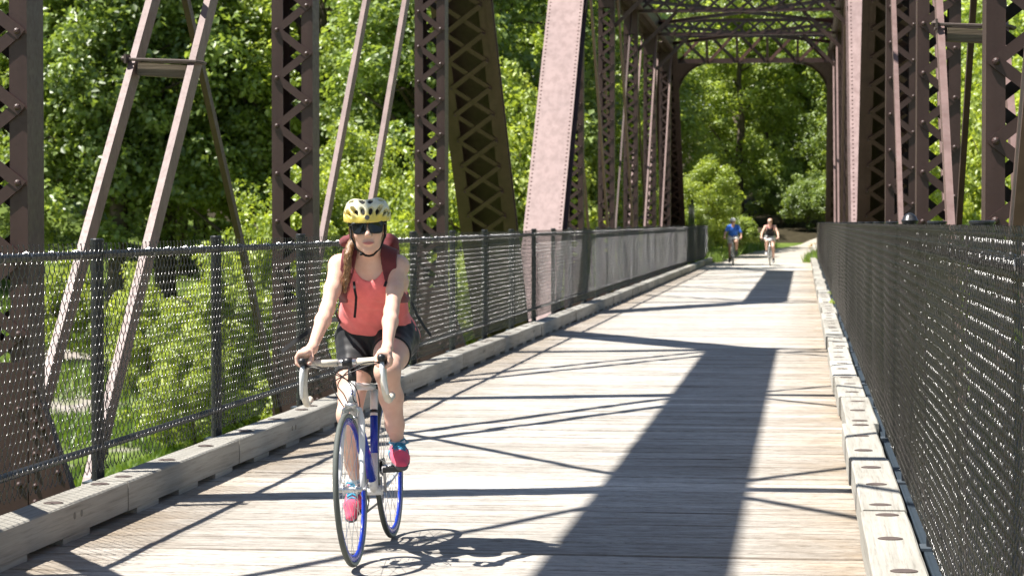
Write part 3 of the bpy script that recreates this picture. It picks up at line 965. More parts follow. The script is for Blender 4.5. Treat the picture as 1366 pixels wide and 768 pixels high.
# grass: tufts on the verges and on the bank, one mass
def grass(name, spots, hgt, seed):
    r = np.random.default_rng(seed)
    n = len(spots)
    P = np.array(spots); th = r.uniform(0, 6.28, n)
    T = np.stack([np.cos(th), np.sin(th), np.zeros(n)], 1)
    L = hgt * r.uniform(.5, 1.3, n)[:, None]
    lean = r.normal(0, .35, (n, 3)); lean[:, 2] = 1
    w = L * .07 + .006
    a = P - T * w; b = P + T * w; c = P + lean * L
    V = np.stack([a, b, c], 1).reshape(-1, 3)
    me = np_mesh(name, V, np.arange(3 * n).reshape(n, 3), M['grass'], False)
    at = me.attributes.new('tint', 'FLOAT', 'FACE'); at.data.foreach_set('value', r.uniform(0, 1, n).astype(np.float32))
    return link(name, me, None, label='tall green grass on the verges and the river bank', cat='grass', kind='stuff')
gr = random.Random(3)
spots = []
for k in range(26000):
    y = gr.uniform(91.2, 108)
    kk = max(0, (y - Y_END + .4) / 46); cx = -1.55 + 16 * kk * kk
    x = cx + gr.choice((-1, 1)) * gr.uniform(1.55, 5.5) ** 1.0
    if abs(x - cx) < 1.7 and gr.random() < .6: continue
    spots.append((x, y, gz(x, y)))
for k in range(60000):
    y = gr.uniform(46, 78); px = gr.uniform(-40, 900)
    x = px_x(px, y)
    if math.sin(x * .9 + y * .3) + math.sin(y * .7 - x * .4) > 1.2: continue
    spots.append((x, y, gz(x, y)))
grass('grass', spots, .36, 2)
# ------------------------------------------------------------------ implicit surfaces for bodies and clothes
class SDF:
    def __init__(s, lo, hi, h):
        s.lo = np.array(lo, float); s.h = h
        s.n = np.ceil((np.array(hi) - s.lo) / h).astype(int) + 1
        s.F = np.full(s.n, 1.0, np.float32)
    def block(s, lo, hi):
        a = np.clip(np.floor((np.array(lo) - s.lo) / s.h).astype(int), 0, s.n - 1)
        b = np.clip(np.ceil((np.array(hi) - s.lo) / s.h).astype(int) + 1, 1, s.n)
        ax = [s.lo[k] + s.h * np.arange(a[k], b[k]) for k in range(3)]
        P = np.stack(np.meshgrid(*ax, indexing='ij'), -1).astype(np.float32)
        return tuple(slice(a[k], b[k]) for k in range(3)), P
    def comb(s, sl, d, k, op):
        f = s.F[sl]
        if op == 'add':
            if k > 0:
                hh = np.clip(.5 + .5 * (f - d) / k, 0, 1)
                s.F[sl] = f * (1 - hh) + d * hh - k * hh * (1 - hh)
            else: s.F[sl] = np.minimum(f, d)
        else:  # subtract
            d = -d
            if k > 0:
                hh = np.clip(.5 - .5 * (f - d) / k, 0, 1)
                s.F[sl] = f * (1 - hh) + d * hh + k * hh * (1 - hh)
            else: s.F[sl] = np.maximum(f, d)
    def cone(s, a, b, ra, rb, k=.02, wide=None, ws=1.0, op='add'):
        """tapered capsule; `wide`: direction in which the section is ws times wider"""
        a = np.array(a, float); b = np.array(b, float)
        m = max(ra, rb) * max(1, ws) + k + .03
        sl, P = s.block(np.minimum(a, b) - m, np.maximum(a, b) + m)
        if P.size == 0: return s
        ab = b - a; L2 = max((ab * ab).sum(), 1e-9)
        t = np.clip(((P - a) @ ab) / L2, 0, 1)
        q = P - (a + t[..., None] * ab)
        if wide is not None:
            w = np.array(wide, float); w /= np.linalg.norm(w)
            c = q @ w
            q = q - c[..., None] * w * (1 - 1 / ws)
        d = np.sqrt((q * q).sum(-1)) - (ra + (rb - ra) * t)
        s.comb(sl, d.astype(np.float32), k, op)
        return s
    def ell(s, c, r, k=.02, Rm=None, op='add'):
        c = np.array(c, float); r = np.array(r, float)
        m = r.max() + k + .03
        sl, P = s.block(c - m, c + m)
        if P.size == 0: return s
        q = P - c
        if Rm is not None: q = q @ np.array(Rm)          # columns of Rm = local axes
        k0 = np.sqrt(((q / r) ** 2).sum(-1)); k1 = np.sqrt(((q / r ** 2) ** 2).sum(-1)) + 1e-9
        d = k0 * (k0 - 1) / k1
        s.comb(sl, d.astype(np.float32), k, op)
        return s
    def chain(s, pts, rs, k=.02, wide=None, ws=1.0, op='add'):
        for i in range(len(pts) - 1): s.cone(pts[i], pts[i + 1], rs[i], rs[i + 1], k, wide, ws, op)
        return s
    def grid(s):
        return s.block(s.lo, s.lo + s.h * (s.n - 1))[1]
    def mesh(s, name, mats, smooth=True):
        V, F = surface_nets(s.F, s.lo, s.h)
        return np_mesh(name, V, F, mats, smooth)

def surface_nets(F, lo, h):
    F = np.pad(F, 1, constant_values=1.0); lo = np.array(lo) - h
    S = F < 0
    nx, ny, nz = F.shape
    cnt = np.zeros((nx - 1, ny - 1, nz - 1), np.int8)
    for i in (0, 1):
        for j in (0, 1):
            for k in (0, 1): cnt += S[i:nx - 1 + i, j:ny - 1 + j, k:nz - 1 + k]
    act = (cnt > 0) & (cnt < 8)
    idx = np.argwhere(act)
    ids = np.full(act.shape, -1, np.int64); ids[act] = np.arange(len(idx))
    cor = [(i, j, k) for i in (0, 1) for j in (0, 1) for k in (0, 1)]
    vals = np.stack([F[idx[:, 0] + c[0], idx[:, 1] + c[1], idx[:, 2] + c[2]] for c in cor], 1)
    acc = np.zeros((len(idx), 3)); num = np.zeros(len(idx))
    for a in range(8):
        for b in range(a + 1, 8):
            if sum(abs(cor[a][q] - cor[b][q]) for q in range(3)) != 1: continue
            m = (vals[:, a] < 0) != (vals[:, b] < 0)
            t = vals[m, a] / (vals[m, a] - vals[m, b])
            pa = np.array(cor[a], float); pb = np.array(cor[b], float)
            acc[m] += pa + t[:, None] * (pb - pa); num[m] += 1
    V = lo + h * (idx + acc / num[:, None])
    faces = []
    for ax in range(3):
        o1, o2 = [q for q in range(3) if q != ax]
        sl0 = [slice(None)] * 3; sl1 = [slice(None)] * 3
        sl0[ax] = slice(0, -1); sl1[ax] = slice(1, None)
        diff = S[tuple(sl0)] != S[tuple(sl1)]
        e = np.argwhere(diff)
        ok = (e[:, o1] > 0) & (e[:, o2] > 0) & (e[:, o1] < F.shape[o1] - 1) & (e[:, o2] < F.shape[o2] - 1)
        e = e[ok]
        def cell(d1, d2):
            c = e.copy(); c[:, o1] -= d1; c[:, o2] -= d2
            return ids[c[:, 0], c[:, 1], c[:, 2]]
        q = np.stack([cell(1, 1), cell(0, 1), cell(0, 0), cell(1, 0)], 1)
        inside = S[tuple(e.T)]
        flip = inside if ax != 1 else ~inside
        q[~flip] = q[~flip][:, ::-1]
        faces.append(q)
    return V, np.vstack(faces)

def vnoise(P, f, seed=0):
    """cheap smooth pseudo noise in [-1, 1] for cloth wrinkles"""
    x, y, z = P[..., 0], P[..., 1], P[..., 2]
    return (np.sin(f * (x * 1.3 + z * .7) + seed) * np.sin(f * (y * 1.1 - z * .8) + 2.1 * seed + np.sin(f * .6 * x)) + .5 * np.sin(f * 1.9 * (z + .5 * x) + 1.7 + seed) * np.sin(f * 2.1 * (y - .3 * x) + .4)) / 1.5
# ------------------------------------------------------------------ bicycles (forward = -Y, left = +X)
def U(u, v, z): return Vector((v, -u, z))
def arcpts(c, r, a0, a1, n, plane='uz', v=0.0):
    return [U(c[0] + r * math.cos(a), v, c[1] + r * math.sin(a)) for a in np.linspace(a0, a1, n)]

WR = .336
def wheel(bike, u, rear, cols):
    c = U(u, 0, WR)
    t = MB()
    n = 64
    prof = [(.0125 * math.cos(q), .0125 * math.sin(q)) for q in np.linspace(0, 2 * math.pi, 11)[:-1]]
    vs = []; fs = []; ms = []
    for i in range(n):
        a = 2 * math.pi * i / n
        for (pr, px_) in prof:
            rr = WR - .0125 + pr
            vs.append(U(u + rr * math.cos(a), px_, WR + rr * math.sin(a)))
    k = len(prof)
    tread = []
    for i in range(n):
        for q in range(k):
            fs.append((i * k + q, i * k + (q + 1) % k, ((i + 1) % n) * k + (q + 1) % k, ((i + 1) % n) * k + q))
            tread.append(0 if (q in (0, 1, 8, 9)) else 1)
    t.v = vs; t.f = fs; t.m = tread
    w = empty('wheel'); w.parent = bike
    t.build('tyre', [M['rubber'], cols['tyre']], w, True)
    # deep rim: blue arcs with white gaps
    rm = MB()
    prof = [(WR - .024, -.0095), (WR - .022, .0), (WR - .024, .0095), (WR - .040, .0085), (WR - .052, .003), (WR - .052, -.003), (WR - .040, -.0085)]
    vs = [U(u + p[0] * math.cos(2 * math.pi * i / n), p[1], WR + p[0] * math.sin(2 * math.pi * i / n)) for i in range(n) for p in prof]
    k = len(prof); fs = []; ms = []
    for i in range(n):
        ang = (i / n + .08) % .5
        for q in range(k):
            fs.append((i * k + q, i * k + (q + 1) % k, ((i + 1) % n) * k + (q + 1) % k, ((i + 1) % n) * k + q))
            ms.append(1 if ang < .085 else 0)
    rm.v = vs; rm.f = fs; rm.m = ms
    rm.build('rim', [cols['rim'], cols['rim2']], w, True)
    sp = MB()
    ns = 24
    for i in range(ns):
        a = 2 * math.pi * i / ns
        s_ = 1 if i % 2 else -1
        b = a + (.55 if (i // 2) % 2 else -.55)
        sp.tube([U(u + .022 * math.cos(b), s_ * .028, WR + .022 * math.sin(b)), U(u + (WR - .05) * math.cos(a), 0, WR + (WR - .05) * math.sin(a))], .0012, 4)
    sp.build('spokes', M['alu'], w, kind='stuff')
    h = MB()
    h.lathe([(.012, -.05), (.012, -.034), (.024, -.032), (.024, -.026), (.014, -.022), (.014, .022), (.024, .026), (.024, .032), (.012, .034), (.012, .05)], c, (1, 0, 0), 14)
    h.tube([c + Vector((.048, 0, 0)), c + Vector((.066, 0, 0)), c + Vector((.070, .05, .035))], .005, 6)
    h.build('hub', M['alu'], w, True)
    if rear:
        cs = MB()
        for i, r in enumerate((.05, .045, .040, .036, .032, .028)):
            cs.lathe([(r - .004, -.022 - i * .0042 - .001), (r, -.022 - i * .0042), (r - .004, -.022 - i * .0042 + .001)], c, (1, 0, 0), 24)
        cs.build('cassette', M['steelbike'], w)
    return w

def make_bike(cols, crank=40.0, flat_bar=False, name='bicycle', bar_z=.885, **kw):
    bike = empty(name, **kw)
    fr = MB()
    BB = U(0, 0, .27)
    HT0 = U(.413, 0, .70); HT1 = U(.384, 0, .793)
    ST = U(-.14, 0, .755); RA = U(-.405, 0, WR)
    F_ = cols['frame']
    fr.tube([ST + Vector((0, 0, -.02)), U(.386, 0, .775)], [.015, .017], 12)
    fr.tube([HT0 - (HT1 - HT0) * .06, HT1], .019, 14)
    for s_ in (-1, 1):
        fr.tube([BB + U(-.03, s_ * .022, 0), BB + U(-.1, s_ * .04, .01), RA + U(.01, s_ * .062, 0)], [.011, .010, .008], 8)
        fr.tube([ST + U(-.005, s_ * .014, -.025), RA + U(.08, s_ * .045, .14), RA + U(0, s_ * .062, 0)], [.009, .008, .007], 8)
    fr.lathe([(.022, -.036), (.022, .036)], BB, (1, 0, 0), 16)
    fr.build('frame', F_, bike, True)
    dt = MB()
    a = HT0 + (HT1 - HT0) * .1; b = BB
    def dtp(t): return a.lerp(b, t)
    dn = MB(); dn.tube([dtp(0), dtp(.24)], [.021, .024], 12, 0); dn.tube([dtp(.24), dtp(.29)], [.0246, .0246], 12, 1); dn.tube([dtp(.29), dtp(.33)], .0247, 12, 0)
    dn.tube([dtp(.33), dtp(.86)], .0246, 12, 2); dn.tube([dtp(.86), dtp(1)], [.0212, .021], 12, 0)
    dn.build('down_tube', [F_, M['blackp'], cols['accent']], bike, True)
    def stp(z_): return BB.lerp(ST, (z_ - .27) / (.755 - .27))
    sb = MB()
    for z0_, z1_, r_, m_ in ((.27, .435, .0175, 0), (.435, .605, .0182, 2), (.605, .618, .0183, 0), (.618, .632, .0183, 1), (.632, .725, .0178, 0), (.725, .745, .0205, 1)):
        sb.tube([stp(z0_), stp(z1_)], r_, 14, m_)
    sb.build('seat_tube', [F_, M['blackp'], cols['accent']], bike, True)
    # head badge strokes
    if cols.get('badge'):
        hb = MB()
        c = HT0.lerp(HT1, .42) + Vector((.004, -.0195, 0))
        for pts in ([(-.006, .016), (.004, .02), (.007, .012), (-.004, .004), (-.009, -.008), (.0, -.016), (.009, -.010), (.010, .0)], [(-.004, .004), (.010, -.014)]):
            hb.tube([c + Vector((p[0], abs(p[0]) * .4 - p[1] * .3, p[1])) for p in pts], .0018, 5)
        hb.build('head_badge', M['blue'], bike)
    # seat post and saddle
    sp = MB(); sp.tube([ST, U(-.19, 0, .905)], .0136, 10); sp.build('seat_post', M['blackp'], bike, True)
    f = SDF((-.11, .02, .86), (.11, .36, .97), .006)
    f.chain([U(-.06, 0, .925), U(-.14, 0, .922), U(-.2, 0, .924), U(-.28, 0, .93)], [.018, .022, .034, .042], .02, (1, 0, 0), 1.5)
    f.F = np.maximum(f.F, .895 - f.grid()[..., 2])
    link('saddle', f.mesh('saddle', M['blackp']), bike)
    # fork
    fk = empty('fork'); fk.parent = bike
    fm = MB()
    FA = U(.575, 0, WR)
    crown = U(.418, 0, .688)
    fm.tube([HT0, crown], .017, 12)
    for s_ in (-1, 1):
        fm.tube([crown + U(.0, s_ * .006, -.004), crown + U(.004, s_ * .030, -.018), crown + U(.02, s_ * .042, -.07), U(.475, s_ * .046, .55), U(.535, s_ * .049, .41), FA + U(0, s_ * .051, 0)], [.016, .017, .016, .0145, .011, .008], 10)
    fm.build('fork_blades', F_, fk, True)
    bc = MB()
    bc.box(crown + U(.035, 0, .004), (.05, .02, .025)); 
    for s_ in (-1, 1):
        bc.tube([crown + U(.035, s_ * .012, .012), crown + U(.038, s_ * .034, -.012), crown + U(.042, s_ * .026, -.044)], .007, 6)
        bc.box(crown + U(.045, s_ * .018, -.048), (.01, .045, .012))
    bc.build('brake_caliper', M['alu'], fk, True)
    # stem and bars
    hb = empty('handlebar'); hb.parent = bike
    st = MB()
    st.tube([HT1, U(.366, 0, .85)], .0195, 14)
    BC = U(.462, 0, bar_z)
    st.tube([U(.362, 0, .862), BC + U(-.01, 0, -.003)], .0155, 10)
    st.lathe([(.021, -.022), (.021, .022)], BC, (1, 0, 0), 14)
    st.build('stem', M['blackp'], hb, True)
    cb = MB()
    if not flat_bar:
        bt = MB()
        bt.lathe([(.0135, -.045), (.0155, -.02), (.0155, .02), (.0135, .045)], BC, (1, 0, 0), 12)
        bt.build('bar_centre', M['alu'], hb, True)
        for s_ in (-1, 1):
            tp = MB()
            drop = .145
            path = [BC + U(0, s_ * .045, 0), BC + U(.0, s_ * .12, .001), BC + U(.008, s_ * .155, .001), BC + U(.035, s_ * .17, .0), BC + U(.07, s_ * .172, -.008)]
            for q in np.linspace(1.35, -1.75, 10):
                path.append(BC + U(.055 + .062 * math.cos(q), s_ * (.173 + .008 * (1.35 - q) / 3), -.066 + .066 * math.sin(q) - .013 * (1.35 - q)))
            path.append(BC + U(-.03, s_ * .184, -drop - .012))
            tp.tube(path, .0158, 10)
            tp.build('bar_tape', M['tape'], hb, True)
            # hood and lever
            f = SDF(tuple(np.minimum(BC + U(.04, s_ * .14, -.06), BC + U(.18, s_ * .21, .06))), tuple(np.maximum(BC + U(.04, s_ * .14, -.06), BC + U(.18, s_ * .21, .06))), .004)
            f.chain([BC + U(.06, s_ * .172, -.004), BC + U(.105, s_ * .174, .004), BC + U(.132, s_ * .175, .018)], [.018, .017, .0185], .01)
            link('brake_hood', f.mesh('brake_hood', M['blackp']), hb)
            lv = MB()
            lv.tube([BC + U(.125, s_ * .175, .0), BC + U(.142, s_ * .177, -.03), BC + U(.140, s_ * .182, -.075), BC + U(.128, s_ * .188, -.120), BC + U(.122, s_ * .190, -.142)], [.010, .0115, .010, .008, .0065], 8)
            lv.build('brake_lever', cols['lever'], hb, True)
        c1 = [[BC + U(.12, -.165, .0), BC + U(.14, -.11, -.004), BC + U(.13, -.03, -.035), BC + U(.08, .02, -.09), U(.44, .012, .72), crown + U(.05, .03, .02)],
              [BC + U(.12, .165, .0), BC + U(.15, .10, .0), BC + U(.15, .03, -.03), BC + U(.10, -.03, -.09), U(.43, -.03, .74), U(.34, -.02, .66)],
              [BC + U(.12, -.165, -.004), BC + U(.15, -.08, -.02), BC + U(.12, .03, -.08), BC + U(.04, .045, -.14), U(.38, .028, .66)],
              [BC + U(.12, .165, -.004), BC + U(.14, .09, -.02), BC + U(.13, -.04, -.075), BC + U(.04, -.055, -.13), U(.38, -.03, .66)]]
        for p in c1:
            sm = []
            for i in range(len(p) - 1):
                p0 = p[max(i - 1, 0)]; p1 = p[i]; p2 = p[i + 1]; p3 = p[min(i + 2, len(p) - 1)]
                for t in np.linspace(0, 1, 6)[:-1]:
                    sm.append(.5 * ((2 * p1) + (p2 - p0) * t + (2 * p0 - 5 * p1 + 4 * p2 - p3) * t * t + (3 * p1 - p0 - 3 * p2 + p3) * t ** 3))
            sm.append(p[-1])
            m = MB(); m.tube(sm, .0027, 6); m.build('brake_cable', M['blackp'], hb, True)
    else:
        b2 = MB(); b2.tube([BC + U(-.04, -.30, .03), BC + U(0, -.1, .02), BC + U(0, .1, .02), BC + U(-.04, .30, .03)], .0135, 8)
        b2.build('bar', M['alu'], hb, True)
        for s_ in (-1, 1):
            g = MB(); g.tube([BC + U(-.028, s_ * .20, .026), BC + U(-.042, s_ * .31, .031)], .018, 8); g.build('grip', M['blackp'], hb, True)
    # drivetrain
    ca = R(crank)
    for s_ in (-1, 1):
        ck = MB()
        tip = BB + U(s_ * .17 * math.cos(ca), s_ * .075, s_ * .17 * math.sin(ca))
        ck.bar(BB + U(0, s_ * .05, 0), tip, .024, .013, (0, 1, 0) if abs(math.cos(ca)) < .5 else (0, 0, 1))
        ck.lathe([(.016, -.009), (.016, .009)], tip, (1, 0, 0), 12)
        ck.tube([tip, tip + Vector((s_ * .06, 0, 0))], .006, 6)
        cr = ck.build('crank_arm', M['alu'], bike)
        if s_ < 0: cr_r = cr
    ch = MB()
    for r, v in ((.098, -.044), (.078, -.038)):
        for r0, r1 in ((r, r - .010),):
            n = 40
            vs = []
            for i in range(n):
                aa = 2 * math.pi * i / n; rr = r + (.002 if i % 2 else -.002)
                vs += [BB + U(rr * math.cos(aa), v - .0012, rr * math.sin(aa)), BB + U(rr * math.cos(aa), v + .0012, rr * math.sin(aa)), BB + U(r1 * math.cos(aa), v + .0012, r1 * math.sin(aa)), BB + U(r1 * math.cos(aa), v - .0012, r1 * math.sin(aa))]
            fs = [(i * 4 + q, i * 4 + (q + 1) % 4, ((i + 1) % n) * 4 + (q + 1) % 4, ((i + 1) % n) * 4 + q) for i in range(n) for q in range(4)]
            ch.add(vs, fs)
        for q in range(5):
            aa = q * 2 * math.pi / 5
            ch.bar(BB + U(.01 * math.cos(aa), v, .01 * math.sin(aa)), BB + U((r - .008) * math.cos(aa), v, (r - .008) * math.sin(aa)), .014, .003, (1, 0, 0) if False else (0, math.cos(aa + 1.57), math.sin(aa + 1.57)))
    ch.build('chainring', M['steelbike'], cr_r)
    cn = MB()
    up0 = BB + U(0, -.043, .098); up1 = RA + U(0, -.032, .04)
    cn.bar(up0, up1, .008, .007, (1, 0, 0))
    lo0 = BB + U(0, -.043, -.098); lo1 = RA + U(.03, -.034, -.15)
    cn.bar(lo0, lo1, .008, .007, (1, 0, 0)); cn.bar(lo1, RA + U(.04, -.034, -.06), .008, .007, (1, 0, 0))
    cn.build('chain', M['steelbike'], bike)
    rd = MB()
    rd.box(RA + U(.035, -.036, -.10), (.012, .022, .10)); rd.lathe([(.022, -.005), (.022, .005)], RA + U(.04, -.036, -.06), (1, 0, 0), 12); rd.lathe([(.022, -.005), (.022, .005)], RA + U(.03, -.036, -.145), (1, 0, 0), 12)
    rd.box(RA + U(.01, -.066, -.05), (.025, .045, .05))
    rd.build('rear_derailleur', M['steelbike'], bike)
    for s_ in (-1, 1):
        tip = BB + U(s_ * .17 * math.cos(ca), s_ * .118, s_ * .17 * math.sin(ca))
        p = MB()
        p.box(tip, (.075, .022, .018)); 
        for q in (-1, 1): p.box(tip + Vector((0, q * .038, 0)), (.085, .010, .022))
        for q in (-1, 1): p.box(tip + Vector((q * .040, 0, 0)), (.008, .078, .022))
        p.build('pedal', M['blackp'], bike)
    bc = MB()
    top = U(-.175, 0, .66)
    bc.box(top + U(-.06, 0, .05), (.05, .02, .025))
    for s_ in (-1, 1): bc.tube([top + U(-.06, s_ * .012, .055), top + U(-.065, s_ * .034, .03), top + U(-.07, s_ * .024, -.005)], .007, 6)
    bc.build('brake_caliper', M['alu'], bike, True)
    if cols.get('bottle'):
        bl = MB()
        p0 = BB.lerp(ST, .22) + U(.055, 0, 0); ax = (ST - BB).normalized()
        bl.lathe([(.03, 0), (.036, .01), (.036, .10), (.031, .115), (.036, .13), (.036, .16), (.018, .185), (.014, .20)], p0, ax, 16)
        bl.build('bottle', cols['bottle'], bike, True)
    wheel(bike, .575, False, cols)
    wheel(bike, -.405, True, cols)
    return bike
# ------------------------------------------------------------------ riders
def skin_mat(name, c):
    t = NT(name)
    v = t.coord('Object')
    n = t.noise(v, 22.0, 4.0); n2 = t.noise(v, 190.0, 3.0)
    lo = tuple(x * f for x, f in zip(c, (.95, .88, .84))) + (1,); hi = tuple(min(1, x * 1.05) for x in c) + (1,)
    t.base(t.ramp(n, [(0.3, lo), (0.7, hi)]), 0.5, 0, 0.4)
    t.b.inputs['Subsurface Weight'].default_value = 0.12
    t.b.inputs['Subsurface Radius'].default_value = (.012, .005, .003)
    t.b.inputs['Subsurface Scale'].default_value = 1.0
    t.bump(n2, 0.08, 0.002)
    return t.m
def cloth_mat(name, c, rough=.8, sheen=.2, weave=420.0):
    t = NT(name)
    v = t.coord('Object')
    n = t.noise(v, 14.0, 4.0); n2 = t.noise(v, weave, 2.0)
    t.base(t.ramp(n, [(0.3, tuple(x * .84 for x in c) + (1,)), (0.7, tuple(min(1, x * 1.1) for x in c) + (1,))]), rough, 0, .25)
    t.b.inputs['Sheen Weight'].default_value = sheen
    t.bump(n2, 0.25, 0.0015)
    return t.m
M['skin'] = skin_mat('fair skin', (.77, .50, .395))
M['skin2'] = skin_mat('tanned skin', (.60, .37, .27))
M['coral'] = cloth_mat('coral jersey', (.94, .215, .21))
M['shorts'] = cloth_mat('black lycra', (.016, .016, .018), .5, .1)
M['maroon'] = cloth_mat('maroon pack cloth', (.16, .035, .04))
M['blackweb'] = cloth_mat('black webbing', (.015, .015, .016), .7, .1)
def helmet_mat():
    t = NT('yellow and cream helmet shell')
    v = t.coord('Object')
    sx = t.new('ShaderNodeSeparateXYZ'); t.l.new(v, sx.inputs[0])
    n = t.noise(v, 16.0, 2.0)
    f = t.math('ADD', t.math('MULTIPLY', t.math('SUBTRACT', sx.outputs[2], 1.512), 16.0), t.math('MULTIPLY', t.math('SUBTRACT', n, .5), 1.6), True)
    t.base(t.ramp(f, [(0.15, rgb(.79, .62, .13)), (0.5, rgb(.80, .69, .30)), (0.9, rgb(.80, .75, .52))]), .25, 0, .5)
    return t.m
M['helmet'] = helmet_mat()
M['foam'] = simple('dark helmet liner', (.02, .02, .02), .8)
M['lens'] = simple('dark lens', (.012, .013, .012), .08, 0, .05)
M['lip'] = simple('lip', (.60, .22, .20), .4, 0, .06)
M['brow'] = simple('brow hair', (.10, .05, .03), .8)
M['shoe'] = cloth_mat('pink shoe', (.86, .10, .18))
M['shoeblue'] = cloth_mat('teal shoe trim', (.05, .30, .46))
M['sole'] = simple('dark grey sole', (.10, .10, .11), .7)
M['solew'] = simple('white midsole', (.75, .74, .72), .6)
M['sock'] = cloth_mat('pale sock', (.70, .74, .78))
def hair_mat(name, a, b):
    t = NT(name)
    n = t.noise(t.coord('Object', (160, 160, 14)), 1.0, 4.0, .6)
    t.base(t.ramp(n, [(0.3, a + (1,)), (0.7, b + (1,))]), .42, 0, .5)
    t.bump(n, .6, .004)
    return t.m
M['hair'] = hair_mat('brown hair', (.10, .045, .020), (.30, .165, .075))
M['hair2'] = hair_mat('auburn hair', (.12, .05, .025), (.24, .11, .05))

def ang(a, b): return np.array(b, float) - np.array(a, float)

def rotm(axis, deg):
    return np.array(Matrix.Rotation(R(deg), 3, axis))

def build_body(J, h, female=True, k=1.0):
    """one continuous surface; J joints in local coordinates"""
    f = SDF((-.42, -.75, .05), (.42, .45, 1.72), h)
    torso(f, J, 0.0, female)
    # neck and head
    head(f, J, h)
    X = (1, 0, 0)
    for s_ in ('R', 'L'):
        sh, el, wr = J['sh' + s_], J['el' + s_], J['wr' + s_]
        ad = ang(el, sh) * .35
        f.cone(sh, np.array(el) + ad * 1.3, .042 * k, .0365 * k, .03)
        f.cone(np.array(el) + ad * 1.3, el, .0365 * k, .031 * k, .02)
        fd = ang(wr, el)
        f.cone(el, np.array(wr) + fd * .72, .031 * k, .0335 * k, .02)
        f.cone(np.array(wr) + fd * .72, wr, .0335 * k, .0215 * k, .02)
        hip, kn, an = J['hip' + s_], J['kn' + s_], J['an' + s_]
        th = ang(kn, hip)
        f.cone(hip, np.array(kn) + th * .5, .092 * k, .076 * k, .05)
        f.cone(np.array(kn) + th * .5, kn, .076 * k, .053 * k, .03)
        f.ell(np.array(kn) + np.array([0, -.012, .0]), (.046 * k, .046 * k, .05 * k), .03)
        sd = ang(an, kn)
        f.cone(kn, np.array(an) + sd * .66, .050 * k, .053 * k, .03)
        cal = np.array(an) + sd * .66 + np.array([0, .016, 0])
        f.cone(cal, np.array(an) + sd * .3, .050 * k, .040 * k, .03)
        f.cone(np.array(an) + sd * .3, an, .038 * k, .0285 * k, .03)
        toe = np.array(J['toe' + s_], float) - np.array([0, 0, .034])
        f.cone(an, toe, .029, .020, .02)
    for s_ in ('R', 'L'):
        hand(f, J, s_, k)
    return f

def torso(f, J, g, female=True):
    """g: inflation"""
    X = (1, 0, 0)
    pel, wa, ch, nb = [np.array(J[q], float) for q in ('pel', 'wa', 'ch', 'nb')]
    f.cone(pel, wa, .108 + g, .094 + g, .05, X, 1.42)
    f.cone(wa, ch, .094 + g, .106 + g, .05, X, 1.36)
    f.cone(ch, ch + (nb - ch) * .62, .106 + g, .072 + g, .05, X, 1.45)
    for s_ in ('R', 'L'):
        f.cone(ch + (nb - ch) * .55, J['sh' + s_], .060 + g, .040 + g, .04)
        f.cone(nb + np.array([0, .012, -.005]), np.array(J['sh' + s_]) + np.array([0, .01, .012]), .036 + g, .030 + g, .03)
        hip = np.array(J['hip' + s_])
        f.ell(hip + np.array([0, .055, -.01]), (.092 + g, .105 + g, .098 + g), .05)
        if female:
            sx = -1 if s_ == 'R' else 1
            f.ell(ch + np.array([sx * .066, -.082, -.012]), (.060 + g, .056 + g, .062 + g), .03)

def head(f, J, h):
    c = np.array(J['head'], float)      # centre of the skull
    Rm = J['headR']                     # columns = right(X), back(Y), up(Z) of the head
    def L(x, y, z): return c + Rm @ np.array([x, y, z])
    nb = np.array(J['nb'], float)
    f.cone(nb + np.array([0, .01, -.01]), L(0, .025, -.065), .052, .048, .03)
    f.ell(L(0, .012, .028), (.074, .092, .088), .01, Rm)
    f.ell(L(0, -.028, -.024), (.056, .058, .080), .03, Rm)      # face
    f.ell(L(0, -.056, -.096), (.020, .020, .017), .03, Rm)      # chin
    for s_ in (-1, 1):
        f.ell(L(s_ * .036, -.056, -.022), (.022, .020, .022), .025, Rm)   # cheek
        f.ell(L(s_ * .033, -.012, -.072), (.017, .034, .020), .03, Rm)    # jaw
        f.ell(L(s_ * .033, -.088, .014), (.015, .008, .010), .012, Rm, 'sub') # eye sockets
        f.ell(L(s_ * .032, -.078, .012), (.0125, .0125, .0125), .003, Rm)
        f.ell(L(s_ * .075, .016, -.008), (.010, .022, .032), .008, Rm)    # ear
        f.ell(L(s_ * .011, -.094, -.030), (.008, .009, .0075), .008, Rm)  # nostril wing
    f.cone(L(0, -.086, .018), L(0, -.103, -.024), .0075, .0105, .012)
    f.ell(L(0, -.083, -.0625), (.024, .010, .011), .014, Rm)     # mouth mound

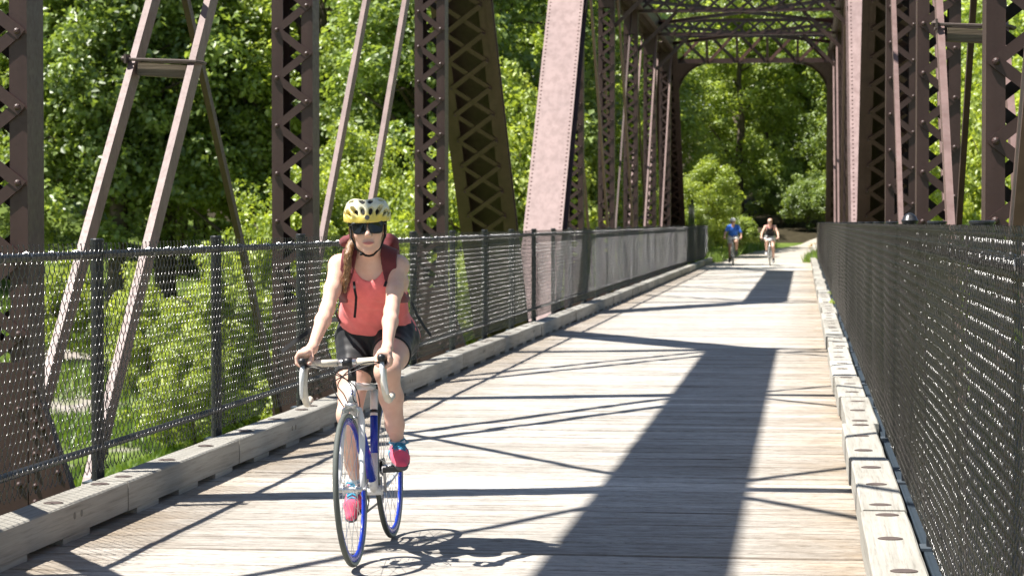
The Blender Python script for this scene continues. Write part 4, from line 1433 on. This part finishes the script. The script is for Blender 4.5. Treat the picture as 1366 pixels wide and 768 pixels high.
def hand(f, J, s_, k=1.0):
    """palm resting on the hood, fingers wrapped round its outer side, thumb inside"""
    wr = np.array(J['wr' + s_], float); g = np.array(J['grip' + s_], float)   # grip = axis point under the palm
    o = -1 if s_ == 'R' else 1           # outward
    fw = np.array(J.get('fw' + s_, (0, -1, .05)), float); fw /= np.linalg.norm(fw)
    up = np.array([0, 0, 1.0]); out = np.array([o, 0, 0.0])
    pc = g + up * .030
    f.cone(wr, pc - fw * .025 + up * .004, .0225 * k, .023 * k, .02)
    f.cone(pc - fw * .03 - out * .012, pc + fw * .030 - out * .010, .017, .0165, .02)
    f.cone(pc - fw * .03 + out * .014 - up * .004, pc + fw * .032 + out * .014 - up * .003, .0165, .0165, .02)
    L = [1.0, 1.08, 1.0, .8]
    for i in range(4):
        q = .036 - i * .0205
        base = pc + fw * q + out * .022 - up * .002
        r0 = (.0088, .0090, .0086, .0076)[i]
        m = g + fw * (q + .004) + out * (.031) + up * (.010 - .002 * i)
        e = g + fw * (q + .006) + out * .029 - up * .018 * L[i]
        t = g + fw * (q + .008) + out * .013 - up * (.029) * L[i]
        f.chain([base, m, e, t], [r0 * 1.1, r0, r0 * .94, r0 * .82], .003)
    b = pc - fw * .012 - out * .022
    f.chain([b, g + fw * .018 - out * .031 + up * .008, g + fw * .034 - out * .026 - up * .014, g + fw * .040 - out * .016 - up * .026], [.0125, .0105, .0095, .008], .006)

def region(f, *masks):
    for m in masks: f.F = np.maximum(f.F, m.astype(np.float32))
    return f

def shoe(an, toe, an_dir, mats, root, hh=.005):
    an = np.array(an, float); toe = np.array(toe, float)
    lo = np.minimum(an, toe) - .15; hi = np.maximum(an, toe) + .15
    fw = toe - an; fw[2] *= 1; L = np.linalg.norm(fw); fw /= L
    side = np.array([1.0, 0, 0]); up = np.cross(side, fw); up = up if up[2] > 0 else -up
    up /= np.linalg.norm(up)
    heel = an - fw * .045 - up * .055
    ball = toe - up * .030
    f = SDF(lo, hi, hh)
    tip = ball + fw * .055 - up * .006
    f.chain([heel + up * .018, (heel + ball) / 2 + up * .015, ball + up * .008, tip], [.030, .032, .034, .024], .02, side, 1.15)
    f.cone(an - up * .014, ball + up * .022 - fw * .045, .037, .030, .025)
    P = f.grid()
    low = (P - heel) @ up
    g = SDF(lo, hi, hh)
    upper = f.F.copy()
    f.F = np.maximum(upper, -low - .004)                   # flat bottom
    f.F = np.maximum(f.F, (P - an) @ up - .036)            # collar
    s_ = link('shoe', f.mesh('shoe', mats[0]), root)
    # sole
    g.F = np.maximum(upper - .005, np.maximum(low - .006, -low - .024))
    link('sole', g.mesh('sole', mats[2]), s_)
    w = SDF(lo, hi, hh); w.F = np.maximum(upper - .004, np.maximum(low - .017, -low + .001))
    link('midsole', w.mesh('midsole', mats[2]), s_)
    # toe and side trim, laces
    lc = MB()
    p0 = an + fw * .040 + up * .020; p1 = ball - fw * .014 + up * .036
    for i in range(5):
        c = p0 + (p1 - p0) * i / 4 + up * (.004 + .004 * math.sin(i * .8))
        for sg in (-1, 1):
            lc.tube([c - side * .026 * sg - up * .004, c + up * .010, c + side * .026 * sg - up * .004 - fw * -.012], .0048, 6)
    kn = p0 + up * .012
    for sg in (-1, 1):
        lc.tube([kn, kn + side * sg * .030 + up * .016, kn + side * sg * .044 + fw * .012, kn + side * sg * .022 + fw * .018 - up * .004, kn], .0042, 6)
        lc.tube([kn, kn + side * sg * .02 + fw * .03 - up * .0, kn + side * sg * .036 + fw * .045 - up * .02], .0028, 6)
    lc.build('laces', mats[1], s_, True)
    tr = SDF(lo, hi, hh)
    band = np.abs((P - an) @ fw - .035) - .016
    tr.F = np.maximum(np.maximum(upper - .003, band), np.maximum(-low + .012, (P - an) @ up + .004))
    link('side_trim', tr.mesh('side_trim', mats[1]), s_)
    return s_

# ---- the rider in front -------------------------------------------------------------
RX, RY = -1.935, 10.91
def V3(u, v, z): return (v, -u, z)
def headrot(yaw, pitch, roll):
    return np.array(Matrix.Rotation(R(yaw), 3, 'Z') @ Matrix.Rotation(R(roll), 3, 'Y') @ Matrix.Rotation(R(pitch), 3, 'X'))
J = dict(pel=V3(-.165, -.035, .985), wa=V3(-.075, -.03, 1.105), ch=V3(.045, -.015, 1.235), nb=V3(.135, -.008, 1.36),
         head=V3(.205, -.008, 1.468), headR=headrot(10, -3, -3),
         shR=V3(.125, -.156, 1.305), elR=V3(.270, -.182, 1.112), wrR=V3(.452, -.214, .945), gripR=V3(.535, -.226, .902),
         shL=V3(.125, .118, 1.302), elL=V3(.285, .112, 1.106), wrL=V3(.452, .122, .948), gripL=V3(.535, .122, .902),
         hipR=V3(-.150, -.120, .965), hipL=V3(-.150, .055, .965),
         knL=V3(.235, .085, .835), anL=V3(.020, .096, .478), toeL=V3(.132, .126, .456),
         knR=V3(.075, -.118, .625), anR=V3(-.190, -.138, .285), toeR=V3(-.100, -.140, .205))
person = empty('person', (RX, RY, 0), label='woman in a coral tank top and yellow helmet riding towards the camera', cat='person')
bf = build_body(J, .005)
link('body', bf.mesh('body', M['skin']), person)

# tank top
PEL, WA, CH, NB = [np.array(J[q]) for q in ('pel', 'wa', 'ch', 'nb')]
tf = SDF((-.3, -.35, .88), (.3, .35, 1.5), .005)
torso(tf, J, .007)
P = tf.grid()
x, yv, z = P[..., 0], P[..., 1], P[..., 2]
tf.F = tf.F - (.007 * np.clip((1.12 - z) / .08, 0, 1)).astype(np.float32) + (.0058 * vnoise(P, 38, 1.0) * np.clip((1.24 - z) / .15, 0.15, 1)).astype(np.float32)
neck_c = np.array(V3(.17, -.008, 1.345))
scoop = -(np.sqrt(((x - neck_c[0]) / .078) ** 2 + ((yv - neck_c[1]) / .13) ** 2 + ((z - neck_c[2] - .01) / .118) ** 2) - 1) * .08
neckhole = -(np.sqrt((x + .008) ** 2 + (yv + .10) ** 2 * .8) - .075)
neckhole = np.maximum(-1, np.where(z > 1.315, neckhole, -1))
spine = CH - PEL; spine = spine / np.linalg.norm(spine)
hem = (.992 - z) - .12 * (yv + .05) + .0035 * np.sin(x * 40)
arm = np.where(z > 1.17, np.abs(x + .008) - (.112 + .30 * np.clip(1.29 - z, 0, .12)), -1)
region(tf, scoop, neckhole, hem, arm)
top = link('tank_top', tf.mesh('tank_top', M['coral']), person)

# shorts
sf = SDF((-.36, -.42, .66), (.36, .35, 1.15), .005)
torso(sf, J, .005)
for s_ in ('R', 'L'):
    hip, kn = np.array(J['hip' + s_]), np.array(J['kn' + s_])
    th = hip - kn
    sf.cone(hip, kn + th * .5, .098, .083, .05); sf.cone(kn + th * .5, kn + th * .2, .083, .068, .03)
P = sf.grid(); x, yv, z = P[..., 0], P[..., 1], P[..., 2]
sf.F = sf.F + (.0030 * vnoise(P, 55, 3.0)).astype(np.float32)
cut = np.full(sf.F.shape, -1.0)
for s_ in ('R', 'L'):
    hip, kn = np.array(J['hip' + s_]), np.array(J['kn' + s_])
    d = (kn - hip); L_ = np.linalg.norm(d); d = d / L_
    mine = (x < -.03) if s_ == 'R' else (x >= -.03)
    cut = np.where(mine, (P - hip) @ d - L_ * (.52 if s_ == 'R' else .50), cut)
waist = (z - 1.045) - .25 * (yv + .0)
region(sf, cut, waist)
link('shorts', sf.mesh('shorts', M['shorts']), person)

# socks and shoes
for s_ in ('L', 'R'):
    an, kn = np.array(J['an' + s_]), np.array(J['kn' + s_])
    so = MB(); d = (kn - an); so.tube([an + d * -.02, an + d * .06, an + d * .115], [.037, .036, .035], 16)
    so.build('sock', M['sock'], person, True)
    shoe(J['an' + s_], J['toe' + s_], None, (M['shoe'], M['shoeblue'], M['sole']), person)

# head things
hc = np.array(J['head']); HR = J['headR']
def HL(x, y, z): return Vector(hc + HR @ np.array([x, y, z]))
def HN(x, y, z): return Vector(HR @ np.array([x, y, z]))
# lips, brows
lp = MB()
def face_y(x_, z_):
    return -.0945 + 9.0 * x_ * x_
up_l = [(-.0265, -.0610), (-.018, -.0618), (-.010, -.0612), (-.004, -.0600), (0, -.0608), (.004, -.0600), (.010, -.0612), (.018, -.0618), (.0265, -.0610)]
lp.tube([HL(x_, face_y(x_, z_), z_) for x_, z_ in up_l], [.0010, .0022, .0027, .0030, .0028, .0030, .0027, .0022, .0010], 8)
lo_l = [(-.0255, -.0622), (-.015, -.0660), (-.006, -.0678), (0, -.0682), (.006, -.0678), (.015, -.0660), (.0255, -.0622)]
lp.tube([HL(x_, face_y(x_, z_) + .0008, z_) for x_, z_ in lo_l], [.0010, .0026, .0034, .0036, .0034, .0026, .0010], 8)
lp.build('lips', M['lip'], person, True)
# sunglasses
sg = empty('sunglasses'); sg.parent = person
def lens_outline(s_, grow=0.0):
    w, hgt = .0305 + grow, .0235 + grow
    pts = []
    for a in np.linspace(0, 2 * math.pi, 25)[:-1]:
        ca, sa = math.cos(a), math.sin(a)
        px_ = math.copysign(abs(ca) ** .62, ca) * w; pz = math.copysign(abs(sa) ** .62, sa) * hgt
        px_ *= 1.0 if sa > 0 else .9
        if sa > .3 and ca * s_ > .5: px_ += s_ * .004; pz += .003
        pts.append((s_ * .0365 + px_, pz + .004))
    return pts
fmB = MB(); lnB = MB()
for s_ in (-1, 1):
    o1 = lens_outline(s_, .0045); o0 = lens_outline(s_, 0)
    def yy(p): return -.104 + .55 * p[0] ** 2 * 6
    n = len(o1)
    vs = [HL(p[0], yy(p), p[1]) for p in o1] + [HL(p[0], yy(p), p[1]) for p in o0] + [HL(p[0], yy(p) + .006, p[1]) for p in o1]
    fs = []
    for i in range(n):
        j = (i + 1) % n
        fs += [(i, j, n + j, n + i), (i, 2 * n + i, 2 * n + j, j)]
    fmB.add(vs, fs)
    vs = [HL(p[0], yy(p) + .002, p[1]) for p in o0]
    lnB.add(vs, [tuple(range(n))])
    fmB.tube([HL(s_ * .068, -.079, .022), HL(s_ * .076, -.055, .022), HL(s_ * .080, .0, .018), HL(s_ * .080, .02, .010)], .0042, 6)
fmB.tube([HL(-.008, -.1035, .016), HL(0, -.106, .019), HL(.008, -.1035, .016)], .0035, 6)
fmB.build('glasses_frame', M['blackp'], sg, True)
lnB.build('lens', M['lens'], sg)

# hair: cap under the helmet, nape, loose braid over her right shoulder
hf = SDF(hc - .3, hc + .25, .006)
hf.ell(hc + HR @ np.array([0, .022, .028]), (.082, .092, .094), .01, HR)
hf.ell(hc + HR @ np.array([0, .05, -.045]), (.062, .052, .062), .03, HR)
P = hf.grid(); Q = (P - hc) @ HR
region(hf, -(Q[..., 1] + .022 - .55 * np.clip(Q[..., 2] - .035, 0, 1)))
hf.F += (.002 * vnoise(P, 130, 2)).astype(np.float32)
hair = link('hair', hf.mesh('hair', M['hair']), person)
br = SDF(tuple(np.array(V3(.34, -.26, 1.10))), tuple(np.array(V3(-.02, .05, 1.50))), .005) if False else SDF((-.22, -.36, 1.10), (.02, -.05, 1.50), .0045)
bp = [np.array(V3(.15, -.075, 1.435)), np.array(V3(.185, -.092, 1.395)), np.array(V3(.215, -.098, 1.355)), np.array(V3(.218, -.098, 1.31)), np.array(V3(.205, -.104, 1.265)), np.array(V3(.19, -.11, 1.225)), np.array(V3(.178, -.115, 1.19))]
for i in range(len(bp) - 1):
    for k in range(4):
        t0, t1 = k / 4, (k + 1) / 4
        a = bp[i] + (bp[i + 1] - bp[i]) * t0; b = bp[i] + (bp[i + 1] - bp[i]) * t1
        ph = (i * 4 + k) * 1.1
        off = np.array([.009 * math.sin(ph), -.006 * math.cos(ph), 0])
        rr = .017 * (1 - .07 * i)
        br.cone(a + off, b - off * .5, rr * .8, rr * .75, .008)
        br.cone(a - off, b + off * .5, rr * .7, rr * .7, .008)
br.F += (.0016 * vnoise(br.grid(), 210, 4)).astype(np.float32)
link('braid', br.mesh('braid', M['hair']), hair)
ws = MB()
for k in range(26):
    rr = random.Random(k)
    i = rr.randrange(0, 6); a = Vector(bp[i]) + Vector((rr.uniform(-.016, .016), rr.uniform(-.012, .0), 0)); b = Vector(bp[min(6, i + 1)]) + Vector((rr.uniform(-.026, .02), rr.uniform(-.02, .005), rr.uniform(-.02, 0)))
    ws.tube([a, a.lerp(b, .5) + Vector((rr.uniform(-.012, .012), -.008, 0)), b], [.0022, .002, .0006], 4)
for k in range(8):
    rr = random.Random(50 + k); s_ = -1 if k % 2 else 1
    a = HL(s_ * .072, -.03 + rr.uniform(-.01, .02), .045); b = HL(s_ * (.074 + rr.uniform(0, .008)), .005 + rr.uniform(-.015, .02), -.03 - rr.uniform(0, .02))
    ws.tube([a, a.lerp(b, .5) + HN(s_ * .008, -.004, 0), b], [.002, .002, .0006], 4)
ws.build('loose_strands', M['hair'], hair, kind='stuff')

# helmet with carved vents
hm = SDF(hc - .20, hc + .20, .0034)
hr_ = HR @ rotm('X', 4)
hcen = hc + HR @ np.array([0, .016, .046])
hm.ell(hcen, (.106, .132, .090), .01, hr_)
for s_ in (-1, 1): hm.ell(hcen + hr_ @ np.array([s_ * .052, .012, .035]), (.050, .132, .062), .02, hr_)
P = hm.grid(); Q = (P - hcen) @ hr_
shell = hm.F.copy()
inner = np.sqrt((Q[..., 0] / .086) ** 2 + (Q[..., 1] / .112) ** 2 + (Q[..., 2] / .082) ** 2) - 1
rim = -.004 - Q[..., 2] + np.where(Q[..., 1] > 0, -.18 * np.clip(Q[..., 1] - .02, 0, 1), .06 * Q[..., 1]) * 1.0
hm.F = np.maximum(hm.F, rim.astype(np.float32)); hm.F = np.maximum(hm.F, (-inner * .085).astype(np.float32))
# slots: (x, y) start and end on the shell seen from above, half width
vents = [((.017, -.1345), (.024, -.104), .0095), ((.044, -.124), (.062, -.086), .0095), ((.070, -.104), (.088, -.060), .0090), ((.092, -.072), (.101, -.020), .0085),
         ((.018, -.078), (.024, -.020), .0115), ((.056, -.062), (.070, -.006), .0120), ((.086, -.022), (.094, .020), .0100),
         ((.022, .010), (.022, .060), .0115), ((.060, .024), (.056, .070), .0115), ((.020, .085), (.018, .118), .0100), ((.088, .045), (.076, .085), .0100)]
for (a_, b_, w_) in vents:
    for s_ in (-1, 1):
        pts = []
        for t in np.linspace(0, 1, 5):
            vx = a_[0] + (b_[0] - a_[0]) * t; vy = a_[1] + (b_[1] - a_[1]) * t
            q = 1 - (vx / .108) ** 2 - (vy / .140) ** 2
            vz = .097 * math.sqrt(max(q, .03))
            n_ = np.array([vx / .108 ** 2, vy / .14 ** 2, vz / .097 ** 2]); n_ /= np.linalg.norm(n_)
            pts.append((np.array([s_ * vx, vy, vz]), np.array([s_ * n_[0], n_[1], n_[2]])))
        for k_ in range(4):
            for dd in (-.012, .0, .010):
                ww = w_ * (.75 if k_ in (0,) else 1.0)
                hm.cone(hcen + hr_ @ (pts[k_][0] + pts[k_][1] * dd), hcen + hr_ @ (pts[k_ + 1][0] + pts[k_ + 1][1] * dd), ww * (.6 if k_ == 0 else 1), w_ * (.6 if k_ == 3 else 1), .003, None, 1.0, 'sub')
helm = link('helmet', hm.mesh('helmet', M['helmet']), person)
li = SDF(hc - .26, hc + .26, .006); li.ell(hcen, (.091, .119, .086), .01, hr_)
P = li.grid(); Q = (P - hcen) @ hr_
li.F = np.maximum(li.F, (.002 - Q[..., 2] + .0).astype(np.float32))
link('liner', li.mesh('liner', M['foam']), helm)
st = MB()
for s_ in (-1, 1):
    st.tube([HL(s_ * .078, -.045, .045), HL(s_ * .074, -.030, -.035), HL(s_ * .052, -.030, -.085), HL(s_ * .018, -.042, -.116)], [.0045, .0045, .0045, .0045], 6)
    st.tube([HL(s_ * .084, .045, .040), HL(s_ * .080, .02, -.02), HL(s_ * .074, -.028, -.04)], .004, 6)
st.tube([HL(-.020, -.041, -.115), HL(0, -.046, -.119), HL(.020, -.041, -.115)], .0055, 6)
st.box(HL(-.030, -.040, -.108), (.022, .010, .014), Matrix(HR.tolist()))
st.build('chin_strap', M['blackweb'], helm, True)
em = MB(); em.lathe([(.011, 0), (.010, .003)], Vector(hcen + hr_ @ np.array([0, -.1385, .012])), Vector(hr_ @ np.array([0, -1, .15])), 14); em.build('emblem', M['sole'], helm)
# necklace
nk = MB(); pts = []
for a in np.linspace(-1, 1, 13): pts.append(Vector(V3(.205 - .05 * a * a - .02, -.008 + .045 * a, 1.305 + .055 * a * a)) )
# ---- backpack -----------------------------------------------------------------------
pack = empty('backpack', (RX, RY, 0), label='maroon backpack worn by the woman in the coral top', cat='backpack')
pk = SDF((-.32, -.2, .9), (.32, .42, 1.56), .007)
a = np.array(V3(-.175, -.02, 1.08)); b = np.array(V3(-.045, -.01, 1.36))
pk.cone(a + np.array([0, .03, 0]), b + np.array([0, .03, 0]), .092, .075, .03, (1, 0, 0), 1.22)
pk.cone(b + np.array([-.09, .02, .05]), b + np.array([.055, .02, .045]), .046, .042, .04)
pk.ell(b + np.array([-.115, -.01, .055]), (.055, .05, .035), .02)
pk.F += (.008 * vnoise(pk.grid(), 34, 2.0) + .004 * vnoise(pk.grid(), 80, 1.0)).astype(np.float32)
link('pack_body', pk.mesh('pack_body', M['maroon']), pack)
# straps hug the torso
sp_ = SDF((-.26, -.36, 1.02), (.26, .2, 1.50), .005)
torso(sp_, J, .019)
P = sp_.grid(); x, yv, z = P[..., 0], P[..., 1], P[..., 2]
inn = SDF((-.26, -.36, 1.02), (.26, .2, 1.50), .005); torso(inn, J, .006)
bandm = np.full(x.shape, 1.0)
for cx0, cx1 in ((-.100, -.148), (.080, .125)):
    t = np.clip((1.36 - z) / .22, 0, 1.2)
    cx = cx0 + (cx1 - cx0) * t ** 1.6
    bandm = np.minimum(bandm, np.abs(x - cx) - (.036 - .010 * t))
region(sp_, bandm, -inn.F, 1.135 - z, yv - .02)
strap = link('shoulder_strap', sp_.mesh('shoulder_strap', M['maroon']), pack)
def webbing(pts, w, side):
    mb = MB(); pts = [Vector(p) for p in pts]
    for i in range(len(pts) - 1): mb.bar(pts[i], pts[i + 1] + (pts[i + 1] - pts[i]) * .04, w, .0035, side)
    mb.build('webbing', M['blackweb'], pack)
webbing([V3(.205, -.072, 1.235), V3(.222, -.066, 1.205), V3(.215, -.060, 1.165), V3(.207, -.064, 1.12), V3(.198, -.070, 1.075)], .011, (1, 0, 0))
webbing([V3(.205, .075, 1.235), V3(.215, .070, 1.215)], .012, (1, 0, 0))
webbing([V3(.05, .165, 1.14), V3(.02, .185, 1.08), V3(-.02, .215, 1.02), V3(-.06, .235, .985)], .018, (0, 1, 1))
webbing([V3(.05, -.165, 1.14), V3(.0, -.195, 1.09), V3(-.05, -.185, 1.04)], .018, (0, 1, 1))
webbing([V3(-.05, -.17, 1.06), V3(-.10, -.26, 1.045), V3(-.12, -.34, 1.00), V3(-.14, -.42, .945), V3(-.15, -.48, .90)], .022, (0, .3, 1))

# ---- her bicycle ---------------------------------------------------------------------
cols1 = dict(frame=M['white'], accent=M['blue'], rim=M['blue'], rim2=M['white'], tyre=M['tyrewall'], lever=M['white'], badge=True, bottle=None)
bike1 = make_bike(cols1, crank=38.6, loc=(RX, RY, .004), rot=(0, R(-3.4), 0), label='white and blue road bicycle with cream drop bars ridden by the front woman', cat='bicycle', group='bicycles on the bridge')
# ------------------------------------------------------------------ the two distant cyclists
M['bluejersey'] = cloth_mat('blue jersey', (.04, .16, .62))
M['khaki'] = cloth_mat('pale shorts', (.66, .60, .52))
M['blacktop'] = cloth_mat('black tank', (.014, .014, .016))
M['pinktop'] = cloth_mat('pink trim', (.75, .33, .30))
M['whitehelm'] = simple('white helmet shell', (.80, .78, .76), .3)
M['greyframe'] = simple('grey bike paint', (.30, .31, .32), .35)
M['silverframe'] = simple('silver bike paint', (.55, .55, .55), .3, .6)

def far_rider(x, y, label, bike_label, woman):
    k = 1.0 if woman else 1.08
    Jf = dict(pel=V3(-.175, 0, 1.0), wa=V3(-.11, 0, 1.13), ch=V3(-.02, 0, 1.27), nb=V3(.045, 0, 1.41),
              head=V3(.11, 0, 1.525), headR=headrot(-4, 4, 0),
              shR=V3(.03, -.165, 1.36), elR=V3(.17, -.27, 1.15), wrR=V3(.365, -.30, .985), gripR=V3(.425, -.27, .945),
              shL=V3(.03, .165, 1.36), elL=V3(.17, .27, 1.15), wrL=V3(.365, .30, .985), gripL=V3(.425, .27, .945),
              hipR=V3(-.165, -.09, .985), hipL=V3(-.165, .09, .985))
    if woman:
        up, dn = 'R', 'L'; cr = -52.0
    else:
        up, dn = 'L', 'R'; cr = 52.0
    s = {'R': -1, 'L': 1}
    ca = abs(cr)
    uu, uz = .17 * math.cos(R(ca)), .27 + .17 * math.sin(R(ca))
    if woman: uu = -uu
    Jf['kn' + up] = V3(.225, s[up] * .115, .83 if not woman else .85); Jf['an' + up] = V3(uu - .09, s[up] * .12, uz + .10); Jf['toe' + up] = V3(uu + .02, s[up] * .125, uz + .045)
    Jf['kn' + dn] = V3(.085, s[dn] * .105, .67); Jf['an' + dn] = V3(-uu - .10, s[dn] * .12, .27 - .17 * math.sin(R(ca)) + .12); Jf['toe' + dn] = V3(-uu + .0, s[dn] * .125, .27 - .17 * math.sin(R(ca)) + .045)
    p = empty('person', (x, y, 0), label=label, cat='person')
    body = build_body(Jf, .011, woman, k)
    link('body', body.mesh('body', M['skin'] if woman else M['skin2']), p)
    tf = SDF((-.36, -.35, .88), (.36, .35, 1.55), .011)
    torso(tf, Jf, .014, woman)
    if not woman:
        for q in ('R', 'L'):
            tf.cone(Jf['sh' + q], Jf['el' + q], .062, .055, .03)
    P = tf.grid(); X_, Y_, Z_ = P[..., 0], P[..., 1], P[..., 2]
    tf.F += (.006 * vnoise(P, 30, 1)).astype(np.float32)
    nc = np.array(V3(.10, 0, 1.40))
    sc = -(np.sqrt(((X_ - nc[0]) / (.085 if woman else .06)) ** 2 + ((Y_ - nc[1]) / .12) ** 2 + ((Z_ - nc[2]) / (.12 if woman else .07)) ** 2) - 1) * .06
    region(tf, sc, .99 - Z_)
    if woman: region(tf, np.where(Z_ > 1.22, np.abs(X_) - .115, -1))
    else:
        for q in ('R', 'L'):
            d = ang(Jf['sh' + q], Jf['el' + q]); L_ = np.linalg.norm(d); region(tf, np.where(np.abs(X_) > .17, (P - np.array(Jf['sh' + q])) @ (d / L_) - .8 * L_, -1) if (q == 'R') else np.full(X_.shape, -1.0))
            
    link('tank_top' if woman else 'jersey', tf.mesh('shirt', M['blacktop'] if woman else M['bluejersey']), p)
    sf = SDF((-.36, -.42, .5), (.36, .4, 1.2), .011)
    torso(sf, Jf, .008, woman)
    for q in ('R', 'L'):
        hip, kn = np.array(Jf['hip' + q]), np.array(Jf['kn' + q])
        sf.cone(hip, kn + (hip - kn) * .1, .112, .085, .04)
    P = sf.grid()
    cut = np.full(sf.F.shape, -1.0)
    for q in ('R', 'L'):
        hip, kn = np.array(Jf['hip' + q]), np.array(Jf['kn' + q]); d = kn - hip; L_ = np.linalg.norm(d)
        mine = (P[..., 0] < 0) if q == 'R' else (P[..., 0] >= 0)
        cut = np.where(mine, (P - hip) @ (d / L_) - L_ * (.45 if woman else .78), cut)
    region(sf, cut, P[..., 2] - 1.06)
    link('shorts', sf.mesh('shorts', M['khaki'] if not woman else M['silverframe']), p)
    c = np.array(Jf['head']); HRr = Jf['headR']
    if woman:
        hf = SDF(c - .3, c + .25, .011)
        hf.ell(c + HRr @ np.array([0, .02, .035]), (.088, .098, .098), .01, HRr); hf.ell(c + HRr @ np.array([0, .06, -.05]), (.075, .05, .09), .03, HRr)
        P = hf.grid(); Q = (P - c) @ HRr
        region(hf, -(Q[..., 1] + .03 - .9 * np.clip(Q[..., 2] - .03, 0, 1)))
        link('hair', hf.mesh('hair', M['hair2']), p)
        pt = SDF((-.3, -.35, 1.2), (.3, .2, 1.55), .011); torso(pt, Jf, .010, True)
        P = pt.grid(); region(pt, 1.30 - P[..., 2], np.abs(P[..., 0]) - .125, -(np.sqrt((P[..., 0] / .06) ** 2 + ((P[..., 2] - 1.42) / .10) ** 2) - 1) * .05, P[..., 1] - .02)
        link('pink_collar', pt.mesh('pink_collar', M['pinktop']), p)
    else:
        hm2 = SDF(c - .26, c + .26, .009); cc = c + HRr @ np.array([0, .01, .045])
        hm2.ell(cc, (.106, .135, .10), .01, HRr)
        P = hm2.grid(); Q = (P - cc) @ HRr
        region(hm2, -.006 - Q[..., 2])
        for vx, vy, vz in ((.022, -.03, .10), (.065, -.01, .085), (.03, .07, .09)):
            for s_ in (-1, 1): hm2.ell(cc + HRr @ np.array([s_ * vx, vy, vz]), (.013, .03, .03), .004, HRr, 'sub')
        link('helmet', hm2.mesh('helmet', M['whitehelm']), p)
    g = MB()
    for s_ in (-1, 1):
        g.box(Vector(c + HRr @ np.array([s_ * .034, -.10, .012])), (.056, .012, .036))
    g.build('sunglasses', M['lens'], p)
    for q in ('R', 'L'):
        an, kn = np.array(Jf['an' + q]), np.array(Jf['kn' + q])
        shoe(Jf['an' + q], Jf['toe' + q], None, (M['solew'] if woman else M['sole'], M['sole'], M['sole']), p, .010)
    b = make_bike(dict(frame=M['greyframe'] if not woman else M['silverframe'], accent=M['sole'], rim=M['steelbike'], rim2=M['alu'], tyre=M['rubber'], lever=M['blackp']), crank=cr, flat_bar=True, bar_z=.92,
                  loc=(x, y, .004), label=bike_label, cat='bicycle', group='bicycles on the bridge')
    if woman:
        bb = SDF((-.16, -.72, .80), (.16, -.42, 1.0), .01); bb.ell(V3(.55, 0, .905), (.085, .06, .05), .01)
        bb.F += (.004 * vnoise(bb.grid(), 60)).astype(np.float32)
        link('handlebar_bag', bb.mesh('handlebar_bag', M['white']), b)
    return p
far_rider(-2.46, 85.2, 'distant man in a blue shirt and white helmet on a bicycle', 'grey bicycle under the distant man in blue', False)
far_rider(-1.16, 84.4, 'distant bareheaded woman in a black top on a bicycle', 'silver bicycle with a white bar bag under the distant woman', True)

# ------------------------------------------------------------------ sign seen from behind at the far left fence
sg_ = empty('road_sign', (-4.05, 88.6, 0), (0, 0, R(-35)), label='grey back of a narrow sign on a post at the far left fence', cat='sign')
m = MB(); m.box((0, 0, 1.1), (.07, .05, 2.5)); m.build('post', M['fence'], sg_)
m = MB(); m.box((0, -.035, 1.78), (.26, .012, .75)); m.build('panel', M['alu'], sg_)

# weeds at the right kerb
wv = [(0.485, 40.0, 'small green weed in the gap beside the right kerb'), (0.485, 46.0, 'tiny weed further along behind the right kerb')]
for i, (x, y, lab) in enumerate(wv):
    r = np.random.default_rng(70 + i)
    cent = r.normal(0, .03, (7, 3)); cent[:, 2] = np.abs(cent[:, 2]) + .03
    V, F, ti = leaf_cloud(cent * (1.3 - .5 * i), np.full(7, .045), 9, .035, 5 + i)
    o = link('weed', leaf_mesh('weed', V, F, ti, M['leafC']), None, (x, y, .125), label=lab, cat='weed')
# yellow wildflowers by the path
yel = simple('yellow petal', (.80, .50, .03), .6)
rf = random.Random(5)
for i in range(5):
    x, y = [(.55, 93.4), (.95, 93.9), (.75, 95.0), (1.35, 94.4), (.35, 94.6)][i]
    lab = ['nearest yellow wildflower right of the distant woman', 'larger yellow wildflower left of the right fence end', 'yellow wildflower at the back of the right verge clump', 'rightmost yellow wildflower by the right fence end', 'leftmost yellow wildflower right of the distant woman'][i]
    o = empty('wildflower', (x, y, gz(x, y)), label=lab, cat='flower', group='yellow wildflowers by the path')
    s = MB(); bl = MB()
    for k in range(4):
        tp = Vector((rf.uniform(-.12, .12), rf.uniform(-.12, .12), rf.uniform(.5, .75)))
        s.tube([(0, 0, 0), tp * .5 + Vector((.02, 0, .02)), tp], .008, 5)
        for q in range(7):
            a = q * 2 * math.pi / 7
            bl.bar(tp, tp + Vector((.07 * math.cos(a), .07 * math.sin(a), .03)), .045, .004, (0, 0, 1) if False else (-math.sin(a), math.cos(a), 0))
    s.build('stem', M['grass'], o); bl.build('petals', yel, o, kind='stuff')
